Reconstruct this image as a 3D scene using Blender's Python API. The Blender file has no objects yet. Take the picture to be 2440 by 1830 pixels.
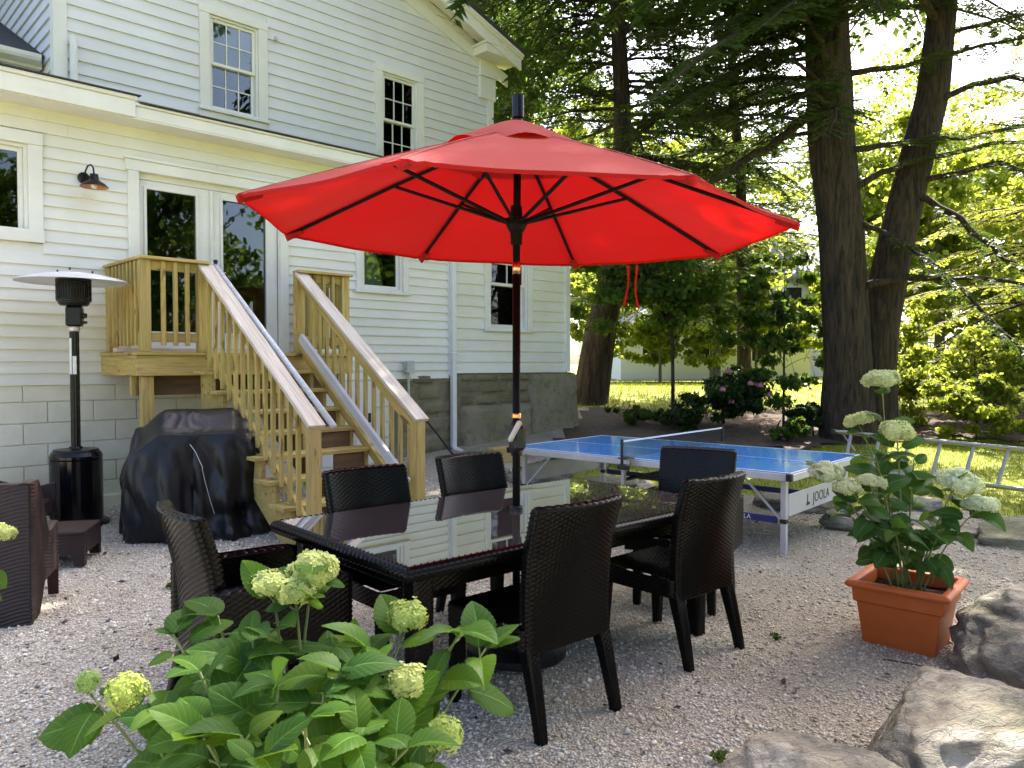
import bpy, math, random
import numpy as np
from mathutils import Vector, Matrix, noise

random.seed(7)
RNG = np.random.default_rng(7)
R = math.radians
scene = bpy.context.scene
COL = scene.collection

# ------------------------------------------------------------------ camera
cam_d = bpy.data.cameras.new('camera')
cam = bpy.data.objects.new('camera', cam_d)
COL.objects.link(cam)
cam.location = (0, 0, 1.47)
cam.rotation_euler = (R(90 - 1.53), 0, 0)
cam_d.sensor_width = 36.0
cam_d.lens = 27.03
cam_d.clip_start = 0.05
cam_d.clip_end = 3000
scene.camera = cam

# ------------------------------------------------------------------ sky, sun, exposure
SUN_AZ = R(33)          # measured from +Y towards +X
SUN_EL = R(52)
world = bpy.data.worlds.new('World')
scene.world = world
world.use_nodes = True
wn = world.node_tree.nodes
wl = world.node_tree.links
wn.clear()
sky = wn.new('ShaderNodeTexSky')
sky.sky_type = 'NISHITA'
sky.sun_disc = False
sky.sun_elevation = SUN_EL
sky.sun_rotation = SUN_AZ
sky.air_density = 0.6
sky.dust_density = 4.0
sky.ozone_density = 0.4
bg = wn.new('ShaderNodeBackground')
bg.inputs['Strength'].default_value = 0.15
wo = wn.new('ShaderNodeOutputWorld')
wl.new(sky.outputs[0], bg.inputs[0])
wl.new(bg.outputs[0], wo.inputs[0])

sun_d = bpy.data.lights.new('sun', 'SUN')
sun_d.energy = 4.8
sun_d.angle = R(0.55)
sun_d.color = (1.0, 0.93, 0.82)
sun = bpy.data.objects.new('sun', sun_d)
COL.objects.link(sun)
sun.location = (20, 30, 40)
_sd = Vector((math.sin(SUN_AZ) * math.cos(SUN_EL), math.cos(SUN_AZ) * math.cos(SUN_EL), math.sin(SUN_EL)))
sun.rotation_euler = _sd.to_track_quat('Z', 'Y').to_euler()

scene.view_settings.view_transform = 'Standard'
scene.view_settings.look = 'None'
scene.view_settings.gamma = 1.0
scene.view_settings.use_curve_mapping = False
scene.view_settings.exposure = 2.22
scene.render.engine = 'CYCLES'
scene.cycles.use_denoising = True
scene.cycles.max_bounces = 8
scene.cycles.diffuse_bounces = 4
scene.cycles.glossy_bounces = 4
scene.cycles.transmission_bounces = 4
scene.cycles.transparent_max_bounces = 12
scene.cycles.sample_clamp_indirect = 6.0
scene.cycles.caustics_reflective = False
scene.cycles.caustics_refractive = False

# ------------------------------------------------------------------ helpers: objects
def tag(o, label=None, cat=None, group=None, kind=None):
    if label: o['label'] = label
    if cat: o['category'] = cat
    if group: o['group'] = group
    if kind: o['kind'] = kind
    return o

def empty(name, loc=(0, 0, 0), rz=0.0, label=None, cat=None, group=None):
    o = bpy.data.objects.new(name, None)
    COL.objects.link(o)
    o.empty_display_size = 0.1
    o.location = loc
    o.rotation_euler = (0, 0, rz)
    return tag(o, label, cat, group)

def link(name, me, mat=None, parent=None, loc=None, rot=None):
    o = bpy.data.objects.new(name, me)
    COL.objects.link(o)
    if mat is not None:
        mats = mat if isinstance(mat, (list, tuple)) else [mat]
        if len(me.materials) == 0:
            for m in mats: me.materials.append(m)
    if parent is not None: o.parent = parent
    if loc is not None: o.location = loc
    if rot is not None: o.rotation_euler = rot
    return o

def copy_tree(o, parent=None):
    c = o.copy()
    COL.objects.link(c)
    if parent is not None: c.parent = parent
    for ch in list(o.children):
        copy_tree(ch, c)
    return c

def np_mesh(name, verts, faces, smooth=False, mi=None):
    """verts (N,3), faces (M,k) all same k"""
    verts = np.asarray(verts, dtype=np.float32); faces = np.asarray(faces, dtype=np.int32)
    me = bpy.data.meshes.new(name)
    k = faces.shape[1]
    me.vertices.add(len(verts)); me.vertices.foreach_set('co', verts.ravel())
    me.loops.add(faces.size); me.loops.foreach_set('vertex_index', faces.ravel())
    me.polygons.add(len(faces))
    me.polygons.foreach_set('loop_start', np.arange(0, faces.size, k, dtype=np.int32))
    me.polygons.foreach_set('loop_total', np.full(len(faces), k, dtype=np.int32))
    if smooth: me.polygons.foreach_set('use_smooth', np.ones(len(faces), dtype=bool))
    if mi is not None: me.polygons.foreach_set('material_index', np.asarray(mi, dtype=np.int32))
    me.update(calc_edges=True)
    return me

class MB:
    def __init__(s):
        s.v = []; s.f = []; s.m = []; s.s = []
    def add(s, vf, m=0, smooth=False, M=None):
        v, f = vf
        b = len(s.v)
        if M is not None: v = [tuple(M @ Vector(p)) for p in v]
        s.v.extend([tuple(p) for p in v])
        for q in f:
            s.f.append(tuple(i + b for i in q)); s.m.append(m); s.s.append(smooth)
        return s
    def mesh(s, name):
        me = bpy.data.meshes.new(name)
        me.from_pydata(s.v, [], s.f)
        me.polygons.foreach_set('material_index', s.m)
        me.polygons.foreach_set('use_smooth', s.s)
        me.update()
        return me
    def build(s, name, mat, parent=None, loc=None, rot=None):
        return link(name, s.mesh(name), mat, parent, loc, rot)

# ------------------------------------------------------------------ helpers: shapes
def box(x0, x1, y0, y1, z0, z1):
    v = [(x0, y0, z0), (x1, y0, z0), (x1, y1, z0), (x0, y1, z0), (x0, y0, z1), (x1, y0, z1), (x1, y1, z1), (x0, y1, z1)]
    f = [(0, 3, 2, 1), (4, 5, 6, 7), (0, 1, 5, 4), (1, 2, 6, 5), (2, 3, 7, 6), (3, 0, 4, 7)]
    return v, f

def cbox(x0, x1, y0, y1, z0, z1, k=0.004):
    """box with chamfered edges"""
    if x0 > x1: x0, x1 = x1, x0
    if y0 > y1: y0, y1 = y1, y0
    if z0 > z1: z0, z1 = z1, z0
    k = min(k, (x1 - x0) * .45, (y1 - y0) * .45, (z1 - z0) * .45)
    X = (x0, x1); Y = (y0, y1); Z = (z0, z1)
    v = []; idx = {}
    for i in (0, 1):
        for j in (0, 1):
            for l in (0, 1):
                sx = 1 if i == 0 else -1; sy = 1 if j == 0 else -1; sz = 1 if l == 0 else -1
                idx[i, j, l, 0] = len(v); v.append((X[i], Y[j] + sy * k, Z[l] + sz * k))
                idx[i, j, l, 1] = len(v); v.append((X[i] + sx * k, Y[j], Z[l] + sz * k))
                idx[i, j, l, 2] = len(v); v.append((X[i] + sx * k, Y[j] + sy * k, Z[l]))
    f = []
    g = lambda i, j, l, a: idx[i, j, l, a]
    f.append((g(0,0,0,0), g(0,0,1,0), g(0,1,1,0), g(0,1,0,0)))
    f.append((g(1,0,0,0), g(1,1,0,0), g(1,1,1,0), g(1,0,1,0)))
    f.append((g(0,0,0,1), g(1,0,0,1), g(1,0,1,1), g(0,0,1,1)))
    f.append((g(0,1,0,1), g(0,1,1,1), g(1,1,1,1), g(1,1,0,1)))
    f.append((g(0,0,0,2), g(0,1,0,2), g(1,1,0,2), g(1,0,0,2)))
    f.append((g(0,0,1,2), g(1,0,1,2), g(1,1,1,2), g(0,1,1,2)))
    def q(a, b, c, d, flip):
        f.append((a, b, c, d) if not flip else (d, c, b, a))
    for l in (0, 1):
        for j in (0, 1): q(g(0,j,l,1), g(1,j,l,1), g(1,j,l,2), g(0,j,l,2), (j == 0) == (l == 0))
        for i in (0, 1): q(g(i,0,l,0), g(i,1,l,0), g(i,1,l,2), g(i,0,l,2), (i == 1) == (l == 0))
    for i in (0, 1):
        for j in (0, 1): q(g(i,j,0,0), g(i,j,1,0), g(i,j,1,1), g(i,j,0,1), (i == 0) == (j == 0))
    for i in (0, 1):
        for j in (0, 1):
            for l in (0, 1):
                t = (g(i,j,l,0), g(i,j,l,1), g(i,j,l,2))
                f.append(t if (i + j + l) % 2 == 1 else t[::-1])
    # make every face point outwards (convex solid: test against the centre)
    c = Vector(((x0 + x1) / 2, (y0 + y1) / 2, (z0 + z1) / 2))
    out = []
    for q4 in f:
        a, b, d = Vector(v[q4[0]]), Vector(v[q4[1]]), Vector(v[q4[2]])
        nn = (b - a).cross(d - a)
        out.append(q4 if nn.dot(a - c) > 0 else q4[::-1])
    return v, out

def frame_of(t):
    t = Vector(t).normalized()
    a = Vector((0, 0, 1)) if abs(t.z) < .9 else Vector((1, 0, 0))
    x = t.cross(a).normalized()
    return x, t.cross(x).normalized()

def tube(pts, rad, n=8, cap=True):
    pts = [Vector(p) for p in pts]
    if not isinstance(rad, (list, tuple)): rad = [rad] * len(pts)
    v = []; f = []
    x = y = None
    for i, p in enumerate(pts):
        t = (pts[min(i + 1, len(pts) - 1)] - pts[max(i - 1, 0)]).normalized()
        if x is None: x, y = frame_of(t)
        else:
            x = (x - t * x.dot(t)).normalized(); y = t.cross(x)
        for k in range(n):
            a = 2 * math.pi * k / n
            v.append(p + (x * math.cos(a) + y * math.sin(a)) * rad[i])
    for i in range(len(pts) - 1):
        for k in range(n):
            a = i * n + k; b = i * n + (k + 1) % n
            f.append((a, b, b + n, a + n))
    if cap:
        f.append(tuple(range(n - 1, -1, -1)))
        f.append(tuple(range((len(pts) - 1) * n, len(pts) * n)))
    return v, f

def lathe(prof, n=24, cap=True):
    v = []; f = []
    for r, z in prof:
        for k in range(n):
            a = 2 * math.pi * k / n
            v.append((r * math.cos(a), r * math.sin(a), z))
    for i in range(len(prof) - 1):
        for k in range(n):
            a = i * n + k; b = i * n + (k + 1) % n
            f.append((a, b, b + n, a + n))
    if cap:
        f.append(tuple(range(n - 1, -1, -1)))
        f.append(tuple(range((len(prof) - 1) * n, len(prof) * n)))
    return v, f

def prism(poly, a, b, axis='y'):
    """polygon of 2-D points extruded from a to b along axis"""
    n = len(poly); v = []
    for t in (a, b):
        for p, q in poly:
            v.append({'y': (p, t, q), 'x': (t, p, q), 'z': (p, q, t)}[axis])
    f = [tuple(range(n)), tuple(range(2 * n - 1, n - 1, -1))]
    for i in range(n):
        j = (i + 1) % n
        f.append((j, i, i + n, j + n))
    # orientation
    ar = sum(poly[i][0] * poly[(i + 1) % n][1] - poly[(i + 1) % n][0] * poly[i][1] for i in range(n))
    flip = (ar > 0) if axis in ('x', 'z') else (ar < 0)
    if (b < a): flip = not flip
    if flip: f = [q[::-1] for q in f]
    return v, f

def gridsurf(fn, nu, nv, wrap=False):
    v = [fn(i / nu, j / nv) for j in range(nv + 1) for i in range(nu + 1)]
    f = []
    for j in range(nv):
        for i in range(nu):
            a = j * (nu + 1) + i
            f.append((a, a + 1, a + nu + 2, a + nu + 1))
    return v, f

def bar(p0, p1, w, h, name, mat, parent, k=.003, up=(0, 0, 1), off=0.0):
    """board from p0 to p1 as an object of its own, local x along its length"""
    p0 = Vector(p0); p1 = Vector(p1)
    L = (p1 - p0).length
    x = (p1 - p0).normalized()
    z = Vector(up); z = (z - x * z.dot(x)).normalized()
    y = z.cross(x)
    me = MB().add(cbox(0, L, -w / 2, w / 2, -h / 2, h / 2, k)).mesh(name)
    o = link(name, me, mat, parent)
    M = Matrix((x, y, z)).transposed().to_4x4(); M.translation = p0
    o.matrix_local = M
    return o

# ------------------------------------------------------------------ helpers: materials
class NT:
    def __init__(s, name):
        s.mat = bpy.data.materials.new(name); s.mat.use_nodes = True
        s.t = s.mat.node_tree; s.t.nodes.clear()
        s.out = s.n('ShaderNodeOutputMaterial')
    def n(s, typ, **kw):
        nd = s.t.nodes.new(typ)
        for k, v in kw.items():
            if k.startswith('i_'):
                key = k[2:].replace('_', ' ')
                nd.inputs[key].default_value = v
            else: setattr(nd, k, v)
        return nd
    def l(s, a, b): s.t.links.new(a, b)
    def pr(s, **kw):
        p = s.n('ShaderNodeBsdfPrincipled')
        for k, v in kw.items():
            p.inputs[k.replace('_', ' ')].default_value = v
        s.l(p.outputs[0], s.out.inputs[0])
        return p
    def coord(s, which='Object', scale=(1, 1, 1), rnd=False):
        tc = s.n('ShaderNodeTexCoord'); mp = s.n('ShaderNodeMapping')
        mp.inputs['Scale'].default_value = scale
        s.l(tc.outputs[which], mp.inputs['Vector'])
        if rnd:
            oi = s.n('ShaderNodeObjectInfo'); m = s.n('ShaderNodeMath', operation='MULTIPLY'); m.inputs[1].default_value = 37.0
            s.l(oi.outputs['Random'], m.inputs[0]); s.l(m.outputs[0], mp.inputs['Location'])
        return mp.outputs[0]
    def noise(s, vec, scale, detail=4, rough=.55, dist=0.0):
        nd = s.n('ShaderNodeTexNoise'); nd.inputs['Scale'].default_value = scale
        nd.inputs['Detail'].default_value = detail; nd.inputs['Roughness'].default_value = rough
        nd.inputs['Distortion'].default_value = dist
        s.l(vec, nd.inputs['Vector']); return nd.outputs['Fac']
    def ramp(s, fac, stops):
        r = s.n('ShaderNodeValToRGB'); e = r.color_ramp.elements
        while len(e) < len(stops): e.new(.5)
        for i, (p, c) in enumerate(stops):
            e[i].position = p; e[i].color = tuple(c) + (1,) if len(c) == 3 else c
        s.l(fac, r.inputs[0]); return r.outputs[0]
    def mix(s, fac, a, b, blend='MIX'):
        m = s.n('ShaderNodeMix', data_type='RGBA', blend_type=blend)
        for sock, val in ((m.inputs[0], fac), (m.inputs[6], a), (m.inputs[7], b)):
            if isinstance(val, (int, float)): sock.default_value = val
            elif isinstance(val, tuple): sock.default_value = val + (1,) if len(val) == 3 else val
            else: s.l(val, sock)
        return m.outputs[2]
    def math(s, op, a, b=None):
        m = s.n('ShaderNodeMath', operation=op)
        for sock, val in ((m.inputs[0], a), (m.inputs[1], b)):
            if val is None: continue
            if isinstance(val, (int, float)): sock.default_value = val
            else: s.l(val, sock)
        return m.outputs[0]
    def bump(s, h, strength=.3, dist=.01, nrm=None):
        b = s.n('ShaderNodeBump'); b.inputs['Strength'].default_value = strength; b.inputs['Distance'].default_value = dist
        s.l(h, b.inputs['Height'])
        if nrm is not None: s.l(nrm, b.inputs['Normal'])
        return b.outputs[0]

def simple(name, c1, c2=None, rough=.5, scale=8, bump=0.0, bscale=60, metal=0.0, spec=.5, rnd=True, coord='Object', stretch=(1, 1, 1), rvar=.08, bdist=.004, coat=0.0):
    t = NT(name)
    p = t.pr(Roughness=rough, Metallic=metal)
    p.inputs['Specular IOR Level'].default_value = spec
    p.inputs['Coat Weight'].default_value = coat
    v = t.coord(coord, stretch, rnd)
    n1 = t.noise(v, scale, 5)
    col = t.ramp(n1, [(.3, c1), (.7, c2 or c1)])
    t.l(col, p.inputs['Base Color'])
    r = t.n('ShaderNodeMapRange'); r.inputs[3].default_value = max(0, rough - rvar); r.inputs[4].default_value = min(1, rough + rvar)
    t.l(n1, r.inputs[0]); t.l(r.outputs[0], p.inputs['Roughness'])
    if bump > 0:
        nb = t.noise(v, bscale, 4)
        t.l(t.bump(nb, bump, bdist), p.inputs['Normal'])
    return t.mat

def leafmat(name, c1, c2, trans=.45, tcol=None, rough=.45, veins=False, back=None, objcol=False):
    """leaf: principled on top, translucent through"""
    t = NT(name)
    geo = t.n('ShaderNodeNewGeometry')
    col = t.ramp(geo.outputs['Random Per Island'], [(0, c1), (1, c2)])
    oi = t.n('ShaderNodeObjectInfo')
    if veins:
        col = t.ramp(oi.outputs['Random'], [(0, c1), (.45, tuple((p_ + q_) / 2 for p_, q_ in zip(c1, c2))), (.8, c2), (1, (c2[0] * 2.0, c2[1] * 1.35, c2[2]))])
        uv = t.n('ShaderNodeUVMap'); sx = t.n('ShaderNodeSeparateXYZ'); t.l(uv.outputs[0], sx.inputs[0])
        au = t.math('ABSOLUTE', sx.outputs[0])
        mid = t.math('LESS_THAN', au, .035)
        ph = t.math('SUBTRACT', t.math('MULTIPLY', sx.outputs[1], 8.0), t.math('MULTIPLY', t.math('POWER', au, .8), 2.4))
        fr = t.math('ABSOLUTE', t.math('SUBTRACT', t.math('FRACT', ph), .5))
        side = t.math('LESS_THAN', fr, .045)
        vein = t.math('MAXIMUM', mid, t.math('MULTIPLY', side, .55))
        bl = t.noise(t.coord('UV', (1, 1, 1)), 3.0, 3)
        col = t.mix(t.math('MULTIPLY', bl, .5), col, tuple(min(1, a * 1.5) for a in c2))
        vcol = tuple(min(1, a * 2.3 + .03) for a in c2)
        col = t.mix(vein, col, vcol)
        fine = t.noise(t.coord('UV', (1, 1, 1)), 40.0, 3)
        hgt = t.math('SUBTRACT', t.math('MULTIPLY', fine, .4), t.math('MULTIPLY', vein, 1.0))
    if objcol:
        col = t.mix(.75, col, oi.outputs['Color'])
    if back is not None:
        col = t.mix(t.math('MULTIPLY', geo.outputs['Backfacing'], .8), col, back)
    p = t.n('ShaderNodeBsdfPrincipled'); p.inputs['Roughness'].default_value = rough
    p.inputs['Specular IOR Level'].default_value = .13
    t.l(col, p.inputs['Base Color'])
    tr = t.n('ShaderNodeBsdfTranslucent')
    if tcol: t.l(t.mix(.6, col, tcol), tr.inputs[0])
    else: t.l(col, tr.inputs[0])
    if veins: t.l(t.bump(hgt, .35, .002), p.inputs['Normal'])
    mx = t.n('ShaderNodeMixShader'); mx.inputs[0].default_value = trans
    t.l(p.outputs[0], mx.inputs[1]); t.l(tr.outputs[0], mx.inputs[2]); t.l(mx.outputs[0], t.out.inputs[0])
    return t.mat

M = {}
def mk_materials():
    # painted clapboard, trims; the upper wall's dimmer, bluer light is put into its colour
    for nm, c, d in (('siding', (.82, .805, .765), (.735, .715, .63)), ('siding_upper_shade', (.745, .745, .765), (.68, .675, .685)), ('trim', (.82, .81, .775), (.72, .705, .64))):
        t = NT(nm); p = t.pr(Roughness=.5); p.inputs['Specular IOR Level'].default_value = .35
        v = t.coord('Object', (1, 1, 1)); v2 = t.coord('Object', (1.2, 1, 9), True)
        n1 = t.noise(v, .9, 5, .6); n2 = t.noise(v2, 2.5, 5, .6)
        col = t.ramp(n1, [(.38, d), (.62, c)])
        col = t.mix(t.math('MULTIPLY', t.ramp(n2, [(.5, (0, 0, 0)), (.85, (1, 1, 1))]), .3), col, tuple(a * .82 for a in d))
        oi = t.n('ShaderNodeObjectInfo')
        col = t.mix(t.math('MULTIPLY', oi.outputs['Random'], .22), col, tuple(a * .8 for a in c))
        t.l(col, p.inputs['Base Color'])
        v3 = t.coord('Object', (6, 6, 90), True)
        t.l(t.bump(t.noise(v3, 3.0, 4), .10, .002), p.inputs['Normal'])
        M[nm] = t.mat
    # painted concrete block with damp green at the foot
    t = NT('block'); p = t.pr(Roughness=.7)
    v = t.coord('Object', (1, 1, 1)); sx = t.n('ShaderNodeSeparateXYZ'); t.l(v, sx.inputs[0])
    n1 = t.noise(v, 3.0, 6, .65); n2 = t.noise(v, 1.3, 5, .6)
    col = t.ramp(n1, [(.3, (.66, .63, .50)), (.7, (.80, .765, .63))])
    mz = t.n('ShaderNodeMapRange'); mz.inputs[1].default_value = .75; mz.inputs[2].default_value = 0.0
    t.l(sx.outputs[2], mz.inputs[0])
    moss = t.math('MULTIPLY', mz.outputs[0], t.ramp(n2, [(.38, (0, 0, 0)), (.62, (1, 1, 1))]))
    col = t.mix(t.math('MULTIPLY', moss, .75), col, (.36, .36, .13))
    t.l(col, p.inputs['Base Color']); t.l(t.bump(t.noise(v, 70, 5), .35, .004), p.inputs['Normal'])
    M['block'] = t.mat
    # field stone of the old foundation
    t = NT('fieldstone'); p = t.pr(Roughness=.85)
    v = t.coord('Object', (1, 1, 1)); n1 = t.noise(v, 2.2, 7, .65); n2 = t.noise(v, 9, 6, .7); n3 = t.noise(v, 1.1, 5)
    col = t.ramp(n1, [(.25, (.075, .064, .03)), (.55, (.185, .155, .085)), (.8, (.32, .28, .18))])
    oi = t.n('ShaderNodeObjectInfo'); col = t.mix(t.math('MULTIPLY', oi.outputs['Random'], .5), col, (.36, .32, .22))
    col = t.mix(t.ramp(n3, [(.5, (0, 0, 0)), (.7, (.6, .6, .6))]), col, (.11, .105, .03))
    col = t.mix(t.math('MULTIPLY', t.ramp(n2, [(.35, (1, 1, 1)), (.5, (0, 0, 0))]), .5), col, (.07, .065, .045))
    t.l(col, p.inputs['Base Color']); t.l(t.bump(t.math('ADD', n2, t.noise(v, 40, 5)), .8, .02), p.inputs['Normal'])
    M['fieldstone'] = t.mat
    # boulders
    t = NT('boulder'); p = t.pr(Roughness=.8)
    v = t.coord('Object', (1, 1, 1), True); vs = t.coord('Object', (1.5, 5, 9), True)
    n1 = t.noise(v, 2.6, 8, .68, .4); n2 = t.noise(vs, 3.0, 8, .7, .6); n3 = t.noise(v, 1.4, 6, .6); n4 = t.noise(v, 26, 5, .7)
    col = t.ramp(n1, [(.30, (.09, .08, .06)), (.43, (.22, .20, .15)), (.52, (.31, .265, .19)), (.60, (.35, .33, .275)), (.75, (.47, .44, .38))])
    col = t.mix(t.math('MULTIPLY', t.ramp(n2, [(.45, (0, 0, 0)), (.6, (1, 1, 1))]), .75), col, (.105, .102, .085))
    vc = t.n('ShaderNodeTexVoronoi'); vc.feature = 'DISTANCE_TO_EDGE'; vc.inputs['Scale'].default_value = 2.6
    wv_ = t.n('ShaderNodeVectorMath', operation='ADD'); nz_ = t.n('ShaderNodeTexNoise'); nz_.inputs['Scale'].default_value = 4.0; nz_.inputs['Detail'].default_value = 5; t.l(v, nz_.inputs['Vector']); t.l(v, wv_.inputs[0]); t.l(nz_.outputs['Color'], wv_.inputs[1]); t.l(wv_.outputs[0], vc.inputs['Vector'])
    crack = t.ramp(vc.outputs['Distance'], [(.0, (1, 1, 1)), (.022, (0, 0, 0))])
    col = t.mix(t.math('MULTIPLY', crack, .22), col, (.10, .085, .065))
    col = t.mix(t.ramp(n3, [(.50, (0, 0, 0)), (.64, (.7, .7, .7))]), col, (.13, .135, .04))
    col = t.mix(t.math('MULTIPLY', t.ramp(n4, [(.60, (0, 0, 0)), (.74, (1, 1, 1))]), .5), col, (.56, .55, .51))
    t.l(col, p.inputs['Base Color'])
    t.l(t.bump(t.math('ADD', t.math('MULTIPLY', n2, 1.5), t.math('SUBTRACT', t.math('ADD', n1, t.math('MULTIPLY', n4, .5)), t.math('MULTIPLY', crack, .15))), .9, .035), p.inputs['Normal'])
    M['boulder'] = t.mat
    # gravel bed and loose stones
    t = NT('gravel_bed'); p = t.pr(Roughness=.9)
    v = t.coord('Object', (1, 1, 1))
    vo = t.n('ShaderNodeTexVoronoi'); vo.inputs['Scale'].default_value = 85; t.l(v, vo.inputs['Vector'])
    vo2 = t.n('ShaderNodeTexVoronoi'); vo2.inputs['Scale'].default_value = 38; t.l(v, vo2.inputs['Vector'])
    n1 = t.noise(v, .9, 6, .6); n2 = t.noise(v, 6, 5, .65)
    sc = t.n('ShaderNodeSeparateColor'); t.l(vo.outputs['Color'], sc.inputs[0])
    col = t.ramp(sc.outputs[0], [(0, (.27, .225, .175)), (.25, (.56, .515, .42)), (.7, (.69, .645, .545)), (1, (.80, .765, .68))])
    sx_ = t.n('ShaderNodeSeparateXYZ'); t.l(v, sx_.inputs[0]); mr_ = t.n('ShaderNodeMapRange'); mr_.inputs[1].default_value = -2.0; mr_.inputs[2].default_value = 2.0; mr_.inputs[3].default_value = -.10; mr_.inputs[4].default_value = .24; t.l(sx_.outputs[0], mr_.inputs[0])
    dirt = t.ramp(t.math('ADD', n1, mr_.outputs[0]), [(.42, (0, 0, 0)), (.66, (1, 1, 1))])
    col = t.mix(t.math('MULTIPLY', dirt, .6), col, (.28, .235, .125), 'MIX')
    edge = t.ramp(vo.outputs['Distance'], [(.30, (0, 0, 0)), (.62, (1, 1, 1))])
    col = t.mix(t.math('MULTIPLY', edge, .55), col, (.16, .135, .11))
    col = t.mix(t.math('MULTIPLY', t.ramp(n2, [(.3, (1, 1, 1)), (.42, (0, 0, 0))]), .55), col, (.17, .14, .105))
    t.l(col, p.inputs['Base Color'])
    h = t.math('SUBTRACT', t.math('MULTIPLY', vo2.outputs['Distance'], -.6), vo.outputs['Distance'])
    t.l(t.bump(h, .9, .014), p.inputs['Normal'])
    M['gravel_bed'] = t.mat
    t = NT('pebble'); p = t.pr(Roughness=.85)
    geo = t.n('ShaderNodeNewGeometry'); v = t.coord('Object'); n1 = t.noise(v, .9, 6, .6)
    col = t.ramp(geo.outputs['Random Per Island'], [(0, (.12, .10, .08)), (.05, (.32, .28, .21)), (.3, (.605, .555, .455)), (.75, (.745, .695, .60)), (1, (.865, .825, .745))])
    sx_ = t.n('ShaderNodeSeparateXYZ'); t.l(v, sx_.inputs[0]); mr_ = t.n('ShaderNodeMapRange'); mr_.inputs[1].default_value = -2.0; mr_.inputs[2].default_value = 2.0; mr_.inputs[3].default_value = -.10; mr_.inputs[4].default_value = .24; t.l(sx_.outputs[0], mr_.inputs[0])
    dirt = t.ramp(t.math('ADD', n1, mr_.outputs[0]), [(.42, (0, 0, 0)), (.66, (1, 1, 1))])
    col = t.mix(t.math('MULTIPLY', dirt, .5), col, (.35, .295, .165))
    t.l(col, p.inputs['Base Color']); M['pebble'] = t.mat
    # lawn ground
    t = NT('lawn'); p = t.pr(Roughness=.9)
    v = t.coord('Object'); n1 = t.noise(v, .35, 6, .6); n2 = t.noise(v, 30, 4, .6)
    col = t.ramp(n1, [(.3, (.19, .23, .02)), (.7, (.34, .35, .04))])
    col = t.mix(t.math('MULTIPLY', n2, .4), col, (.10, .14, .02))
    t.l(col, p.inputs['Base Color']); t.l(t.bump(n2, .8, .03), p.inputs['Normal']); M['lawn'] = t.mat
    M['grass'] = leafmat('grass', (.08, .12, .012), (.20, .24, .025), .5, (.34, .38, .03))
    M['mulch'] = simple('mulch', (.035, .022, .014), (.11, .075, .045), .95, 14, .9, 45, bdist=.03, rnd=False)
    # treated lumber (weathered tan, knots)
    t = NT('lumber'); p = t.pr(Roughness=.7); p.inputs['Specular IOR Level'].default_value = .25
    v = t.coord('Object', (.9, 14, 14), True); vk = t.coord('Object', (2.2, 9, 9), True); vb = t.coord('Object', (1, 1, 1), True)
    n1 = t.noise(v, 2.2, 7, .6, 1.2); n2 = t.noise(vk, 1.6, 2, .4); n3 = t.noise(vb, 1.5, 4)
    col = t.ramp(n1, [(.28, (.30, .19, .05)), (.5, (.52, .375, .12)), (.74, (.66, .51, .21))])
    oi = t.n('ShaderNodeObjectInfo'); col = t.mix(t.math('MULTIPLY', oi.outputs['Random'], .55), col, (.33, .245, .11))
    col = t.mix(t.math('MULTIPLY', t.ramp(n3, [(.45, (0, 0, 0)), (.7, (1, 1, 1))]), .6), col, (.34, .31, .08))
    col = t.mix(t.ramp(n2, [(.655, (0, 0, 0)), (.71, (.85, .85, .85))]), col, (.16, .09, .035))
    t.l(col, p.inputs['Base Color']); t.l(t.bump(n1, .25, .004), p.inputs['Normal']); M['lumber'] = t.mat
    # silvery cap boards
    t = NT('weathered_cap'); p = t.pr(Roughness=.65)
    v = t.coord('Object', (.6, 9, 9), True); n1 = t.noise(v, 2.0, 7, .6, 2.0)
    col = t.ramp(n1, [(.3, (.40, .325, .245)), (.55, (.60, .52, .44)), (.75, (.68, .61, .53))])
    t.l(col, p.inputs['Base Color']); t.l(t.bump(n1, .25, .004), p.inputs['Normal']); M['weathered_cap'] = t.mat
    M['riser_wood'] = simple('riser_wood', (.10, .055, .03), (.20, .115, .06), .7, 3, .2, 30, stretch=(1, 8, 8))
    M['grey_rail'] = simple('grey_rail', (.50, .50, .53), (.66, .66, .69), .45, 6, .05, 40, stretch=(.5, 6, 6))
    M['shingle'] = simple('shingle', (.018, .018, .02), (.07, .068, .07), .9, 40, .6, 90)
    M['black_metal'] = simple('black_metal', (.006, .006, .007), (.010, .010, .011), .28, 5, spec=.3)
    M['black_gloss'] = simple('black_gloss', (.003, .003, .004), (.006, .006, .007), .16, 3, spec=.35, rvar=.05)
    M['pole_black'] = simple('pole_black', (.003, .003, .003), (.006, .006, .006), .42, 12, spec=.10)
    M['black_plastic'] = simple('black_plastic', (.006, .006, .007), (.014, .013, .013), .42, 12, .1, 200)
    M['wicker'] = simple('wicker', (.0028, .0026, .0026), (.0050, .0045, .0043), .20, 30, .10, 260, spec=.16, rvar=.06)
    M['wicker_brown'] = simple('wicker_brown', (.022, .012, .012), (.036, .021, .020), .45, 14, .1, 120, spec=.4)
    M['hood_metal'] = simple('hood_metal', (.66, .68, .72), (.74, .76, .80), .33, 3, metal=.35, rvar=.06)
    M['aluminium'] = simple('aluminium', (.30, .285, .26), (.42, .40, .37), .45, 12, .05, 80, metal=.4, stretch=(.4, 4, 4))
    M['table_silver'] = simple('table_silver', (.50, .51, .54), (.60, .61, .64), .4, 5, metal=.35)
    M['copper'] = simple('copper', (.75, .36, .20), (.82, .42, .25), .25, 4, metal=1.0)
    M['galv'] = simple('galv', (.55, .53, .46), (.66, .64, .58), .45, 10, metal=.5)
    M['white_plastic'] = simple('white_plastic', (.68, .68, .66), (.76, .76, .74), .4, 6)
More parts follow.
